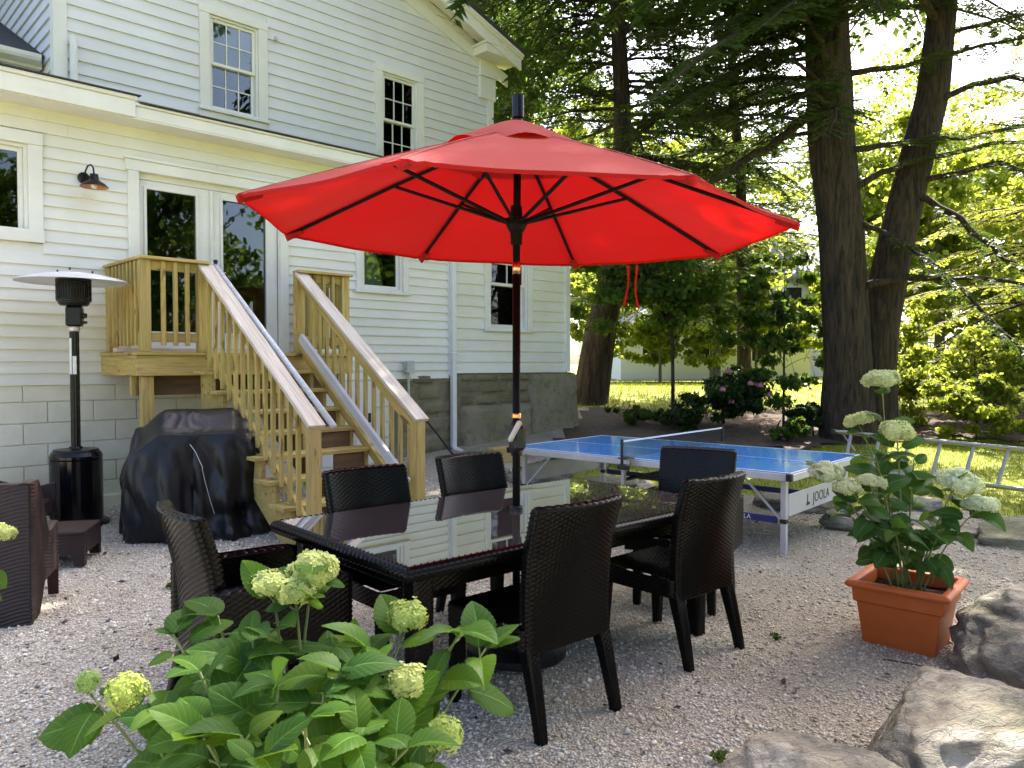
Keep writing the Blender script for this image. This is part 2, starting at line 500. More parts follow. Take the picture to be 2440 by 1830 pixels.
    M['grey_box'] = simple('grey_box', (.42, .44, .40), (.55, .56, .52), .5, 9)
    M['handle_grey'] = simple('handle_grey', (.55, .53, .50), (.66, .64, .61), .4, 9)
    M['terracotta'] = simple('terracotta', (.40, .082, .012), (.50, .115, .02), .5, 4, .08, 130, spec=.35)
    M['soil'] = simple('soil', (.004, .003, .002), (.016, .011, .007), .95, 40, 1.0, 70, bdist=.02, spec=.04)
    M['blue_top'] = simple('blue_top', (.075, .27, .66), (.09, .31, .70), .09, 3, .03, 30, spec=.5, rvar=.06)
    M['white_line'] = simple('white_line', (.75, .76, .78), (.8, .8, .82), .4, 5)
    M['navy'] = simple('navy', (.015, .015, .16), (.02, .02, .2), .4, 5)
    M['net_black'] = simple('net_black', (.008, .008, .01), (.012, .012, .016), .7, 5)
    M['lettering_dark'] = simple('lettering_dark', (.012, .012, .014), (.02, .02, .022), .5, 5)
    M['cushion'] = simple('cushion', (.30, .30, .33), (.38, .38, .41), .9, 20, .3, 300)
    M['lamp_inner'] = simple('lamp_inner', (.40, .16, .07), (.5, .22, .1), .5, 5)
    M['bulb'] = simple('bulb', (.75, .73, .68), (.8, .78, .72), .2, 5)
    M['dirt'] = simple('dirt', (.02, .015, .01), (.06, .045, .03), .9, 30, .5, 60)
    # cover cloth
    t = NT('cover_cloth'); p = t.pr(Roughness=.40); p.inputs['Specular IOR Level'].default_value = .42
    p.inputs['Base Color'].default_value = (.0055, .006, .0085, 1)
    v = t.coord('Object'); n1 = t.noise(v, 5, 5, .6, .8); n2 = t.noise(v, 14, 4, .6, 1.0)
    t.l(t.bump(t.math('ADD', n1, t.math('MULTIPLY', n2, .25)), .28, .02), p.inputs['Normal']); M['cover_cloth'] = t.mat
    # red canopy fabric
    t = NT('red_fabric'); p = t.n('ShaderNodeBsdfPrincipled'); p.inputs['Roughness'].default_value = .75
    p.inputs['Sheen Weight'].default_value = .10; p.inputs['Sheen Roughness'].default_value = .45
    p.inputs['Specular IOR Level'].default_value = .3
    v = t.coord('Object'); n1 = t.noise(v, 3, 5)
    n9 = t.noise(v, 1.1, 5, .65)
    fab = t.ramp(n1, [(.3, (.38, .008, .011)), (.7, (.47, .012, .015))])
    fab = t.mix(t.math('MULTIPLY', t.ramp(n9, [(.45, (0, 0, 0)), (.7, (1, 1, 1))]), .35), fab, (.52, .035, .035))
    t.l(fab, p.inputs['Base Color'])
    wv = t.noise(t.coord('Object', (1, 1, 1)), 420, 2); wr = t.noise(v, 7, 4, .6, 1.5)
    t.l(t.bump(t.math('ADD', t.math('MULTIPLY', wv, .08), wr), .25, .012), p.inputs['Normal'])
    tr = t.n('ShaderNodeBsdfTranslucent'); tr.inputs[0].default_value = (.56, .003, .003, 1)
    mx = t.n('ShaderNodeMixShader'); mx.inputs[0].default_value = .42
    t.l(p.outputs[0], mx.inputs[1]); t.l(tr.outputs[0], mx.inputs[2]); t.l(mx.outputs[0], t.out.inputs[0]); M['red_fabric'] = t.mat
    M['red_seam'] = simple('red_seam', (.24, .006, .008), (.30, .008, .010), .8, 30, .4, 300)
    # window glass: thin pane
    t = NT('glass'); fr = t.n('ShaderNodeFresnel'); fr.inputs[0].default_value = 1.75
    g = t.n('ShaderNodeBsdfGlossy'); g.inputs['Roughness'].default_value = .015; g.inputs[0].default_value = (.95, .97, .96, 1)
    tp = t.n('ShaderNodeBsdfTransparent'); tp.inputs[0].default_value = (.72, .76, .74, 1)
    nb = t.noise(t.coord('Object'), 2.2, 2); bn = t.bump(nb, .03, .02); t.l(bn, g.inputs['Normal'])
    mx = t.n('ShaderNodeMixShader'); t.l(fr.outputs[0], mx.inputs[0]); t.l(tp.outputs[0], mx.inputs[1]); t.l(g.outputs[0], mx.inputs[2])
    t.l(mx.outputs[0], t.out.inputs[0]); M['glass'] = t.mat
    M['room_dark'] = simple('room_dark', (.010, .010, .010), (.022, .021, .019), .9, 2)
    M['blind'] = simple('blind', (.62, .64, .58), (.70, .72, .66), .8, 2)
    M['screen'] = simple('screen', (.018, .019, .021), (.026, .027, .029), .8, 3)
    # tinted table glass
    t = NT('table_glass'); p = t.pr(Roughness=.015, IOR=2.3); p.inputs['Base Color'].default_value = (.085, .080, .072, 1)
    p.inputs['Specular IOR Level'].default_value = .5
    p.inputs['Coat Weight'].default_value = 1.0; p.inputs['Coat Roughness'].default_value = .01; p.inputs['Coat IOR'].default_value = 1.6
    v = t.coord('Object'); n1 = t.noise(v, 9, 6, .7)
    t.l(t.ramp(n1, [(.5, (.012, .012, .012)), (.8, (.05, .05, .05))]), p.inputs['Roughness']); M['table_glass'] = t.mat
    # bark
    for nm, a, b in (('bark', (.011, .0075, .005), (.105, .070, .045)), ('bark_grey', (.09, .08, .07), (.24, .22, .20))):
        t = NT(nm); p = t.pr(Roughness=.9)
        v = t.coord('Object', (7, 7, .9)); n1 = t.noise(v, 2.6, 7, .65, .8); n2 = t.noise(t.coord('Object'), 1.2, 4)
        col = t.ramp(n1, [(.36, a), (.62, b)])
        col = t.mix(t.math('MULTIPLY', n2, .4), col, tuple(x * .6 for x in a))
        t.l(col, p.inputs['Base Color']); n5 = t.noise(t.coord('Object', (16, 16, 1.6)), 2.4, 6, .6, .6)
        t.l(t.bump(t.math('ADD', n1, t.math('MULTIPLY', n5, .7)), 1.0, .09), p.inputs['Normal']); M[nm] = t.mat
    # foliage
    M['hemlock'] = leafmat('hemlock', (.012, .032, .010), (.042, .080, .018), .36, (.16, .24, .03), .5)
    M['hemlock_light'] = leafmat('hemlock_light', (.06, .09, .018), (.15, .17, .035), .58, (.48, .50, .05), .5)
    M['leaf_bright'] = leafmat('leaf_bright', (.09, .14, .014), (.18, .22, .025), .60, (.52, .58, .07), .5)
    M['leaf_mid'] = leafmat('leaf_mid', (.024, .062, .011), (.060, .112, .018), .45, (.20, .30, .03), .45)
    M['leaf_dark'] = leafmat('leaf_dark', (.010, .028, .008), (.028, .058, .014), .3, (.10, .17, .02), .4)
    M['hyd_leaf'] = leafmat('hyd_leaf', (.020, .066, .018), (.060, .130, .018), .44, (.19, .36, .015), .42, veins=True, back=(.085, .16, .045))
    M['hyd_leaf_dark'] = leafmat('hyd_leaf_dark', (.020, .062, .013), (.042, .095, .018), .33, (.12, .25, .015), .46, veins=True, back=(.06, .11, .03))
    M['stem'] = simple('stem', (.10, .15, .04), (.17, .19, .06), .6, 12)
    M['floret'] = leafmat('floret', (.50, .56, .30), (.70, .74, .50), .35, None, .6, objcol=True)
    M['pink'] = leafmat('pink', (.55, .22, .34), (.7, .34, .46), .3, None, .6)
    M['white_house'] = simple('white_house', (.74, .75, .75), (.80, .80, .80), .6, .5, rnd=False)
    M['slate_roof'] = simple('slate_roof', (.16, .18, .22), (.22, .24, .28), .7, 6, .3, 12, rnd=False)
mk_materials()

# ------------------------------------------------------------------ terrain
def smooth01(t):
    t = max(0.0, min(1.0, t)); return t * t * (3 - 2 * t)
def gz(x, y):
    return .8 * smooth01((y - 6.5) / 11.0)
def gz_np(y):
    t = np.clip((y - 6.5) / 11.0, 0, 1); return .8 * t * t * (3 - 2 * t)

def sheet(name, xs, ys, off, mat, keep=None, bump=0.0):
    xs = np.asarray(xs); ys = np.asarray(ys)
    X, Y = np.meshgrid(xs, ys)
    Z = gz_np(Y) + off
    if bump:
        Z = Z + bump * (np.sin(X * 1.7 + .6 * np.sin(Y * 1.3)) * np.sin(Y * 1.9 + .4) + .5 * np.sin(X * 4.1 + Y * 2.2) * np.sin(Y * 4.7 - X))
    V = np.stack([X, Y, Z], -1).reshape(-1, 3)
    nx = len(xs); ny = len(ys)
    i, j = np.meshgrid(np.arange(nx - 1), np.arange(ny - 1))
    a = (j * nx + i).ravel()
    F = np.stack([a, a + 1, a + nx + 1, a + nx], -1)
    if keep is not None:
        c = V[F].mean(1)
        F = F[keep(c[:, 0], c[:, 1])]
        used = np.unique(F); rm = -np.ones(len(V), dtype=int); rm[used] = np.arange(len(used))
        V = V[used]; F = rm[F]
    o = link(name, np_mesh(name, V, F, True), mat)
    tag(o, kind='structure')
    return o

def sp(*seg):
    out = []
    for a, b, s in seg: out.extend(np.arange(a, b, s).tolist())
    return out
gx = sp((-600, -60, 60), (-60, -14, 4), (-14, 24, 1), (24, 80, 4), (80, 640, 60))
gy = sp((-300, -20, 40), (-20, 5, 2.5), (5, 20, .25), (20, 60, 2), (60, 120, 10), (120, 700, 60))
ground = sheet('lawn', gx, gy, 0.0, M['lawn'])

def gravel_keep(x, y):
    w = .12 * np.sin(x * 3.1 + 1) + .08 * np.sin(x * 7.3 + y)
    e = 8.15 + w - .42 * np.clip(x - 2.2, 0, 9)            # right-hand edge towards the stones
    e = np.where(x < 1.6, 8.9 + w, e)
    main = (y < e) & (x < 6.0)
    path = (x > -2.5) & (x < 2.2 + w) & (y > 8) & (y < 14.2) & ((x - 1.6) < (y - 11.3) * .65) & (y > 11.6 + .3 * x)
    wall = (x < -.6 + (y - 8.6) * .75) & (y < 14.0) & (x < 1.2)
    return main | path | wall
gravel = sheet('gravel_patio', np.arange(-12, 8.01, .1), np.arange(-4, 14.5, .1), .022, M['gravel_bed'], gravel_keep, bump=.011)

def bed_keep(x, y):
    w = .25 * np.sin(x * 1.3) + .12 * np.sin(x * 3.7 + 2)
    return (y > 10.6 + w + .1 * np.clip(x, 0, 9)) & (y < 13.9 + w) & (x > .6 + (y - 11) * .25) & (x < 12.5)
bed = sheet('planting_bed', np.arange(-2, 13, .2), np.arange(9, 16, .2), .03, M['mulch'], bed_keep, bump=.01)
# ------------------------------------------------------------------ the house
HA = R(44.0)
HOUSE = empty('house', (-5.783, 5.9885, 0), HA, 'white clapboard house with gable and lean-to behind the wooden staircase', 'house')
HD = Vector((math.cos(HA), math.sin(HA), 0)); HN = Vector((math.sin(HA), -math.cos(HA), 0))
def hw(u, v, z):
    return Vector((-5.783, 5.9885, 0)) + HD * u - HN * v + Vector((0, 0, z))

def segs(u0, u1, z0, z1, openings):
    out = [(u0, u1)]
    for a, b, c, d in openings:
        if d <= z0 + .004 or c >= z1 - .004: continue
        nw = []
        for s, e in out:
            if b <= s or a >= e: nw.append((s, e)); continue
            if a > s: nw.append((s, a))
            if b < e: nw.append((b, e))
        out = nw
    return [(s, e) for s, e in out if e - s > .03]

def clapboards(parent, u0, u1, z0, z1, e, openings, vwall, mat, clip=None, split=3.4):
    """each board is a piece of its own; clip(z)->(u_min,u_max) for the gable"""
    k = 0; z = z0
    while z < z1 - .02:
        zt = min(z + e + .012, z1)
        for s, t in segs(u0, u1, z, z + e, openings):
            sb, tb, st, tt = s, t, s, t
            if clip:
                a0, b0 = clip(z); a1, b1 = clip(zt)
                sb, tb = max(s, a0), min(t, b0); st, tt = max(s, a1), min(t, b1)
                if tb - sb < .05: continue
                if tt - st < .02: st = tt = (sb + tb) / 2
            cuts = [0.0, 1.0]
            L = tb - sb
            if L > split and clip is None or L > split * 1.5:
                cuts = [0.0, random.uniform(.3, .7), 1.0]
            for c0, c1 in zip(cuts[:-1], cuts[1:]):
                g0 = .0008 if c0 > 0 else 0; g1 = .0008 if c1 < 1 else 0
                xb0 = sb + L * c0 + g0; xb1 = sb + L * c1 - g1
                xt0 = st if c0 == 0 else xb0; xt1 = tt if c1 == 1 else xb1
                j = random.uniform(-.0012, .0012); jz = random.uniform(-.0015, .0015)
                yb = vwall - .027 + j; yt = vwall - .004 + j; yi = vwall
                zb = z + jz
                v = [(xb0, yb, zb), (xb1, yb, zb), (xb1, yi, zb), (xb0, yi, zb),
                     (xt0, yt, zt), (xt1, yt, zt), (xt1, yi, zt), (xt0, yi, zt)]
                f = [(0, 3, 2, 1), (4, 5, 6, 7), (0, 1, 5, 4), (1, 2, 6, 5), (2, 3, 7, 6), (3, 0, 4, 7)]
                MB().add((v, f)).build('clapboard', mat, parent)
                k += 1
        z += e
    return k

DOOR = (2.63, 4.38, 1.58, 3.52)
WIN_BIG = (.42, 1.88, 2.60, 3.62)
WIN_SMALL = (5.30, 6.10, 2.41, 3.46)
WIN_OLD = (7.46, 8.45, 1.985, 3.42)
WIN_U1 = (4.18, 5.14, 4.90, 6.26)
WIN_U2 = (6.95, 7.91, 4.66, 6.22)

# backing walls with real openings left as dark rooms behind the glass
def wall_with_holes(name, u0, u1, z0, z1, v0, v1, holes, mat, clip=None):
    us = sorted({u0, u1, *[h[0] for h in holes], *[h[1] for h in holes]})
    zs = sorted({z0, z1, *[h[2] for h in holes], *[h[3] for h in holes]})
    us = [a for a in us if u0 <= a <= u1]; zs = [a for a in zs if z0 <= a <= z1]
    mb = MB()
    for a, b in zip(us[:-1], us[1:]):
        for c, d in zip(zs[:-1], zs[1:]):
            m = ((a + b) / 2, (c + d) / 2)
            if any(h[0] < m[0] < h[1] and h[2] < m[1] < h[3] for h in holes): continue
            mb.add(box(a, b, v0, v1, c, d))
    return mb.build(name, mat, HOUSE)
low_wall = wall_with_holes('lower_wall', -2.5, 9.28, 1.24, 3.92, 0, .12, [DOOR, WIN_BIG, WIN_SMALL, WIN_OLD], M['siding'])
clapboards(low_wall, -.6, 6.80, 1.265, 3.86, .113, [DOOR, WIN_BIG, WIN_SMALL], 0, M['siding'])
clapboards(low_wall, 6.80, 9.20, 1.335, 3.86, .1585, [WIN_OLD], 0, M['siding'])
# gable wall, set back 2 m
RIDGE_U, RIDGE_SLOPE, RAKE_Z = 5.95, .354, 7.02
def rake_z(u): return RAKE_Z + (9.47 - RIDGE_U - abs(u - RIDGE_U)) * RIDGE_SLOPE
def gclip(z):
    w = 9.47 - RIDGE_U - max(0, (z - RAKE_Z)) / RIDGE_SLOPE
    return RIDGE_U - w, RIDGE_U + w
gm = MB()
pz = [(2.43, 4.0), (9.47, 4.0), (9.47, RAKE_Z), (RIDGE_U, rake_z(RIDGE_U)), (2.43, RAKE_Z)]
up_wall = wall_with_holes('gable_wall', 2.5, 9.40, 4.0, RAKE_Z, 2.0, 2.12, [WIN_U1, WIN_U2], M['siding_upper_shade'])
MB().add(prism([(2.43, RAKE_Z), (9.47, RAKE_Z), (RIDGE_U, rake_z(RIDGE_U))], 2.0, 2.12, 'y')).build('gable_top', M['siding_upper_shade'], HOUSE)
clapboards(up_wall, 2.61, 9.34, 4.30, rake_z(RIDGE_U) - .05, .16, [WIN_U1, WIN_U2], 2.0, M['siding_upper_shade'], gclip)
# side of the tall part (faces left)
side_wall = MB().add(box(2.5, 2.62, 2.12, 9.5, 4.0, 7.05)).build('side_wall', M['siding_upper_shade'], HOUSE)
zz = 4.32
while zz < 6.98:
    v = [(2.470, 2.102, zz), (2.5, 2.102, zz), (2.5, 8.5, zz), (2.470, 8.5, zz), (2.495, 2.102, zz + .172), (2.5, 2.102, zz + .172), (2.5, 8.5, zz + .172), (2.495, 8.5, zz + .172)]
    f = [(0, 3, 2, 1), (4, 5, 6, 7), (0, 1, 5, 4), (1, 2, 6, 5), (2, 3, 7, 6), (3, 0, 4, 7)]
    MB().add((v, [q[::-1] for q in f] if False else f)).build('clapboard', M['siding_upper_shade'], side_wall)
    zz += .16
# right side of the lean-to (barely seen) and of the tall part
MB().add(box(9.16, 9.28, .12, 2.0, 1.24, 3.92)).build('end_wall', M['siding'], HOUSE)
MB().add(box(9.30, 9.40, 2.12, 9.5, 1.2, 7.05)).build('end_wall', M['siding_upper_shade'], HOUSE)
MB().add(box(2.5, 9.4, 9.4, 9.5, 1.2, 7.05)).build('rear_wall', M['siding_upper_shade'], HOUSE)
# floors inside, so that no light leaks through the rooms
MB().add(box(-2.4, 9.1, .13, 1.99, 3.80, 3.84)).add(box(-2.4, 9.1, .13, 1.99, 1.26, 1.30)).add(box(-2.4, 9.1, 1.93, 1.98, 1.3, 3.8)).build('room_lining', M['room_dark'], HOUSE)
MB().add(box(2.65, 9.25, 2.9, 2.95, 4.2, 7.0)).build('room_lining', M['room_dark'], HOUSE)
# corner boards
t_ = M['trim']
MB().add(cbox(9.195, 9.305, -.047, .10, 1.335, 3.90)).build('corner_board', t_, HOUSE)
MB().add(cbox(6.785, 6.812, -.045, .02, 1.30, 3.88)).build('corner_board', t_, HOUSE)
MB().add(cbox(2.462, 2.612, 1.958, 2.03, 4.15, 7.1)).add(cbox(2.460, 2.497, 2.031, 2.10, 4.15, 7.1)).build('corner_board', t_, HOUSE)
MB().add(cbox(9.335, 9.475, 1.958, 2.10, 4.15, 6.22)).build('corner_board', t_, HOUSE)
MB().add(cbox(9.13, 9.50, 1.93, 2.10, 6.18, 6.56, .006)).add(cbox(9.11, 9.53, 1.90, 2.10, 6.562, 6.61, .008)).add(cbox(9.145, 9.49, 1.942, 2.10, 6.612, 6.86, .006)).build('pilaster_capital', t_, HOUSE)
MB().add(cbox(8.99, 9.84, 1.62, 2.06, 6.862, 7.00, .008)).add(cbox(8.96, 9.87, 1.59, 2.06, 7.002, 7.045, .01)).build('cornice_return', t_, HOUSE)

# lean-to eave: fascia in two pieces, soffit, shingles
MB().add(cbox(-3.0, 2.612, -.345, -.31, 3.868, 4.028, .004)).add(cbox(-3.0, 2.63, -.365, -.30, 4.030, 4.068, .006)).build('fascia', t_, HOUSE)
MB().add(cbox(2.614, 9.42, -.315, -.285, 3.875, 3.985, .004)).add(cbox(2.614, 9.44, -.335, -.275, 3.987, 4.012, .006)).build('fascia', t_, HOUSE)
MB().add(box(-3.0, 9.42, -.309, .02, 3.86, 3.874)).build('soffit', t_, HOUSE)
MB().add(prism([(-.355, 4.014), (2.0, 4.30), (2.0, 4.34), (-.355, 4.026)], 2.66, 9.47, 'x')).build('lean_to_roof', M['shingle'], HOUSE)
MB().add(prism([(-.385, 4.070), (2.0, 4.32), (2.0, 4.36), (-.385, 4.081)], -3.0, 2.655, 'x')).build('lean_to_roof', M['shingle'], HOUSE)
# main roof slabs with rake boards
for sgn in (1, -1):
    def ru(d, s=sgn): return RIDGE_U + s * d
    ew = 9.84 - RIDGE_U
    poly = [(ru(0), rake_z(RIDGE_U) + .10), (ru(ew), rake_z(RIDGE_U) + .10 - ew * RIDGE_SLOPE), (ru(ew), rake_z(RIDGE_U) + .17 - ew * RIDGE_SLOPE), (ru(0), rake_z(RIDGE_U) + .17)]
    MB().add(prism(poly, 1.52, 9.9, 'y')).build('main_roof', M['shingle'], HOUSE)
    for (o0, o1, va, vb) in ((-.16, .098, 1.60, 1.64), (.02, .098, 1.555, 1.598), (.055, .0975, 1.53, 1.553), (-.36, -.162, 1.955, 1.998)):
        zt = rake_z(RIDGE_U)
        poly = [(ru(0), zt + o0), (ru(ew - .02), zt + o0 - (ew - .02) * RIDGE_SLOPE), (ru(ew - .02), zt + o1 - (ew - .02) * RIDGE_SLOPE), (ru(0), zt + o1)]
        MB().add(prism(poly, va, vb, 'y')).build('rake_board', t_, HOUSE)
    poly = [(ru(0), zt - .02), (ru(ew - .02), zt - .02 - (ew - .02) * RIDGE_SLOPE), (ru(ew - .02), zt - .001 - (ew - .02) * RIDGE_SLOPE), (ru(0), zt - .001)]
    MB().add(prism(poly, 1.641, 1.954, 'y')).build('rake_soffit', t_, HOUSE)
# left wing: roof plane, gutter, wall
MB().add(prism([(2.42, 5.16), (6.6, 7.18), (6.6, 7.24), (2.42, 5.21)], -3.5, 2.47, 'x')).build('wing_roof', M['shingle'], HOUSE)
MB().add(box(-3.5, 2.46, 3.05, 3.15, 4.0, 5.4)).build('wing_wall', M['siding'], HOUSE)
MB().add(box(-3.5, 2.46, 2.50, 3.04, 5.06, 5.085)).add(cbox(-3.5, 2.46, 2.47, 2.495, 5.05, 5.17, .003)).build('wing_soffit', t_, HOUSE)
MB().add(prism([(2.33, 5.10), (2.465, 5.08), (2.465, 5.175), (2.30, 5.175), (2.31, 5.13)], -3.5, 2.42, 'x')).build('gutter', M['white_plastic'], HOUSE)

# ------------------------------------------------------------------ windows
def window(u0, u1, z0, z1, v, cas=.11, sill=True, sash=(3, 2), lower=None, mid=None, pic=False, blind=None, screen=False, parent=HOUSE, apron=.0, mat=None):
    """casing outside u0..z1; sash inside. sash=(cols,rows) per half"""
    tm = mat or M['trim']
    w = MB()
    top = .115
    w.add(cbox(u0, u0 + cas, v - .047, v + .03, z0, z1 - top - .001)).add(cbox(u1 - cas, u1, v - .047, v + .03, z0, z1 - top - .001))
    w.add(cbox(u0 - .005, u1 + .005, v - .050, v + .03, z1 - top, z1))
    W_ = w.build('window', tm, parent)
    if sill:
        MB().add(cbox(u0 - .02, u1 + .02, v - .065, v + .03, z0 - .045, z0 - .002, .005)).add(cbox(u0, u1, v - .032, v + .02, z0 - .045 - apron, z0 - .047)).build('sill', tm, W_)
    a0, a1, b0, b1 = u0 + cas + .001, u1 - cas - .001, z0, z1 - top - .002
    m = MB()
    jf = .028
    m.add(box(a0, a0 + jf, v - .012, v + .10, b0, b1)).add(box(a1 - jf, a1, v - .012, v + .10, b0, b1)).add(box(a0 + jf, a1 - jf, v - .012, v + .10, b1 - jf, b1)).add(box(a0 + jf, a1 - jf, v - .012, v + .10, b0, b0 + .02))
    m.build('jamb', tm, W_)
    a0 += jf + .001; a1 -= jf + .001; b0 += .021; b1 -= jf + .001
    st = .042
    if pic:
        s = MB().add(cbox(a0, a0 + st, v + .02, v + .055, b0, b1)).add(cbox(a1 - st, a1, v + .02, v + .055, b0, b1)).add(cbox(a0 + st, a1 - st, v + .02, v + .055, b1 - st, b1)).add(cbox(a0 + st, a1 - st, v + .02, v + .055, b0, b0 + st))
        s.build('sash', tm, W_)
        MB().add(box(a0 + st, a1 - st, v + .036, v + .040, b0 + st, b1 - st)).build('pane', M['glass'], W_)
    else:
        mz = mid if mid else (b0 + b1) / 2
        for (c0, c1, vv, cols, rows) in ((mz - .02, b1, v + .012, sash[0], sash[1]), (b0, mz + .02, v + .050, *(lower or sash))):
            s = MB().add(cbox(a0, a0 + st, vv, vv + .034, c0, c1)).add(cbox(a1 - st, a1, vv, vv + .034, c0, c1)).add(cbox(a0 + st, a1 - st, vv, vv + .034, c1 - st, c1)).add(cbox(a0 + st, a1 - st, vv, vv + .034, c0, c0 + st))
            s.build('sash', tm, W_)
            g0, g1, h0, h1 = a0 + st, a1 - st, c0 + st, c1 - st
            mu = MB(); mw = .008
            for i in range(1, cols):
                x = g0 + (g1 - g0) * i / cols
                mu.add(cbox(x - mw, x + mw, vv + .004, vv + .028, h0, h1, .002))
            for j in range(1, rows):
                zq = h0 + (h1 - h0) * j / rows
                for i in range(cols):
                    xa = g0 + (g1 - g0) * i / cols + (mw if i else 0); xb = g0 + (g1 - g0) * (i + 1) / cols - (mw if i < cols - 1 else 0)
                    mu.add(cbox(xa, xb, vv + .006, vv + .026, zq - mw, zq + mw, .002))
            if mu.v: mu.build('muntin', tm, W_)
            for i in range(cols):
                for j in range(rows):
                    xa = g0 + (g1 - g0) * i / cols + .006; xb = g0 + (g1 - g0) * (i + 1) / cols - .006
                    za = h0 + (h1 - h0) * j / rows + .006; zb = h0 + (h1 - h0) * (j + 1) / rows - .006
                    # each pane sits a hair differently in its putty
                    t = random.uniform(-.0012, .0012); q = random.uniform(-.0012, .0012)
                    vp = vv + .016
                    vv_ = [(xa, vp + t, za), (xb, vp - t, za), (xb, vp - t + q, zb), (xa, vp + t + q, zb)]
                    vb_ = [(x, y + .003, z) for x, y, z in vv_]
                    MB().add((vv_ + vb_, [(0, 1, 2, 3), (7, 6, 5, 4), (0, 4, 5, 1), (1, 5, 6, 2), (2, 6, 7, 3), (3, 7, 4, 0)])).build('pane', M['glass'], W_)
        if screen:
            MB().add(box(a0 + .004, a1 - .004, v + .088, v + .0885, b0, mz)).build('insect_screen', M['screen'], W_)
    if blind is not None:
        MB().add(box(a0 + .01, a1 - .01, v + .13, v + .134, blind, b1)).build('roller_blind', M['blind'], W_)
    return W_
window(*WIN_BIG, 0, cas=.12, pic=True, sill=False)
MB().add(cbox(.415, 1.885, -.049, .03, 2.60, 2.72)).build('sill_casing', M['trim'], HOUSE)
window(*WIN_SMALL, 0, cas=.085, pic=True, blind=2.45)
window(*WIN_OLD, 0, cas=.11, sash=(2, 2), lower=(1, 1))
window(*WIN_U1, 2.0, cas=.135, sash=(3, 2), blind=5.47, screen=True, apron=.12, mat=M['trim'])
window(*WIN_U2, 2.0, cas=.135, sash=(3, 2), lower=(3, 2), apron=.10)

# ------------------------------------------------------------------ double door
D = MB()
D.add(cbox(2.63, 2.735, -.047, .03, 1.585, 3.42)).add(cbox(4.275, 4.38, -.047, .03, 1.585, 3.42)).add(cbox(2.61, 4.40, -.051, .03, 3.421, 3.53)).add(cbox(2.59, 4.42, -.066, .02, 3.531, 3.565))
DO = D.build('double_door', M['trim'], HOUSE)
MB().add(box(2.736, 4.274, .02, .13, 3.36, 3.42)).build('door_jamb', M['trim'], DO)
MB().add(cbox(2.736, 4.274, -.05, .12, 1.585, 1.625)).build('threshold', M['trim'], DO)
for (a, b) in ((2.738, 3.490), (3.512, 4.272)):
    g0, g1, h0, h1 = a + .085, b - .155 if a < 3 else b - .14, 1.80, 3.27
    if a > 3: g0 = a + .11
    m = MB().add(cbox(a, g0, .03, .075, 1.63, 3.358)).add(cbox(g1, b, .03, .075, 1.63, 3.358)).add(cbox(g0, g1, .03, .075, 1.63, h0)).add(cbox(g0, g1, .03, .075, h1, 3.358))
    lf = m.build('door_leaf', M['trim'], DO)
    e = .025
    MB().add(cbox(g0 - e, g0 + .004, .012, .029, h0 - e, h1 + e)).add(cbox(g1 - .004, g1 + e, .012, .029, h0 - e, h1 + e)).add(cbox(g0 + .005, g1 - .005, .012, .029, h1 - .004, h1 + e)).add(cbox(g0 + .005, g1 - .005, .012, .029, h0 - e, h0 + .004)).build('glazing_bead', M['trim'], DO)
    MB().add(box(g0, g1, .045, .05, h0, h1)).build('pane', M['glass'], DO)
MB().add(tube([(3.50, .012, 1.64), (3.50, .012, 3.35)], .02, 10)).build('astragal', M['trim'], DO)
MB().add(cbox(3.54, 3.556, -.01, .03, 2.38, 2.56, .004)).add(tube([(3.548, -.004, 2.46), (3.548, -.05, 2.46), (3.62, -.055, 2.46)], .008, 8)).build('door_handle', M['galv'], DO)

# ------------------------------------------------------------------ foundations
fb = MB().add(box(-2.5, 5.9, .012, .2, -.4, 1.27)).build('block_foundation', M['block'], HOUSE)
row = 0; z = -.09
while z < 1.26:
    zt = min(z + .193, 1.262)
    u = -.7 + (.2 if row % 2 else 0)
    while u < 5.86:
        ue = min(u + .392, 5.88)
        if not (4.72 < (u + ue) / 2 < 5.55):
            MB().add(cbox(u, ue, -.004 - random.uniform(0, .003), .05, z, zt, .004)).build('block', M['block'], fb)
        u += .40
    z += .20; row += 1
MB().add(cbox(-2.5, 4.7, -.05, .02, -.3, .17, .02)).build('footing', M['block'], HOUSE)
cd_ = MB().add(cbox(4.74, 5.54, -.03, .02, .10, 1.24)).build('cellar_door', M['trim'], HOUSE)
for i in range(3):
    MB().add(cbox(4.80 + i * .24, 5.0 + i * .24, -.042, -.031, .2, 1.15)).build('door_board', M['trim'], cd_)
MB().add(cbox(5.46, 5.50, -.05, -.032, .72, .84)).build('latch', M['black_metal'], cd_)

sf = MB().add(prism([(5.9, -.3), (9.44, -.3), (9.30, 1.33), (5.9, 1.33)], .0, .4, 'y')).build('stone_foundation', M['fieldstone'], HOUSE)
def stone(u0, u1, z0, z1, d, parent, seed, nu=7, nz=5, name='stone', mat='fieldstone', slant=0.0):
    rr = random.Random(seed)
    off = Vector((rr.uniform(0, 50), rr.uniform(0, 50), rr.uniform(0, 50)))
    def fn(s, t):
        x = u0 + (u1 - u0) * s; zq = z0 + (z1 - z0) * t
        e = min(s, 1 - s) * (u1 - u0); e2 = min(t, 1 - t) * (z1 - z0)
        k = min(1, e / .03) ** .5 * min(1, e2 / .03) ** .5
        nn = noise.noise(Vector((x * 3.2, zq * 3.2, 0)) + off) * .035 + noise.noise(Vector((x * 9, zq * 9, 3)) + off) * .014
        jx = noise.noise(Vector((x * 5, zq * 5, 7)) + off) * .022 * (1 if 0 < t < 1 else .5)
        y = .02 - k * (d + nn) - slant * (1.33 - zq)
        if s >= .999 or s <= .001: x += jx
        if t >= .999 or t <= .001: zq += jx * .6
        return (x, y, zq)
    return MB().add(gridsurf(fn, nu, nz), smooth=True).build(name, M[mat], parent)
z = -.05; sd = 100
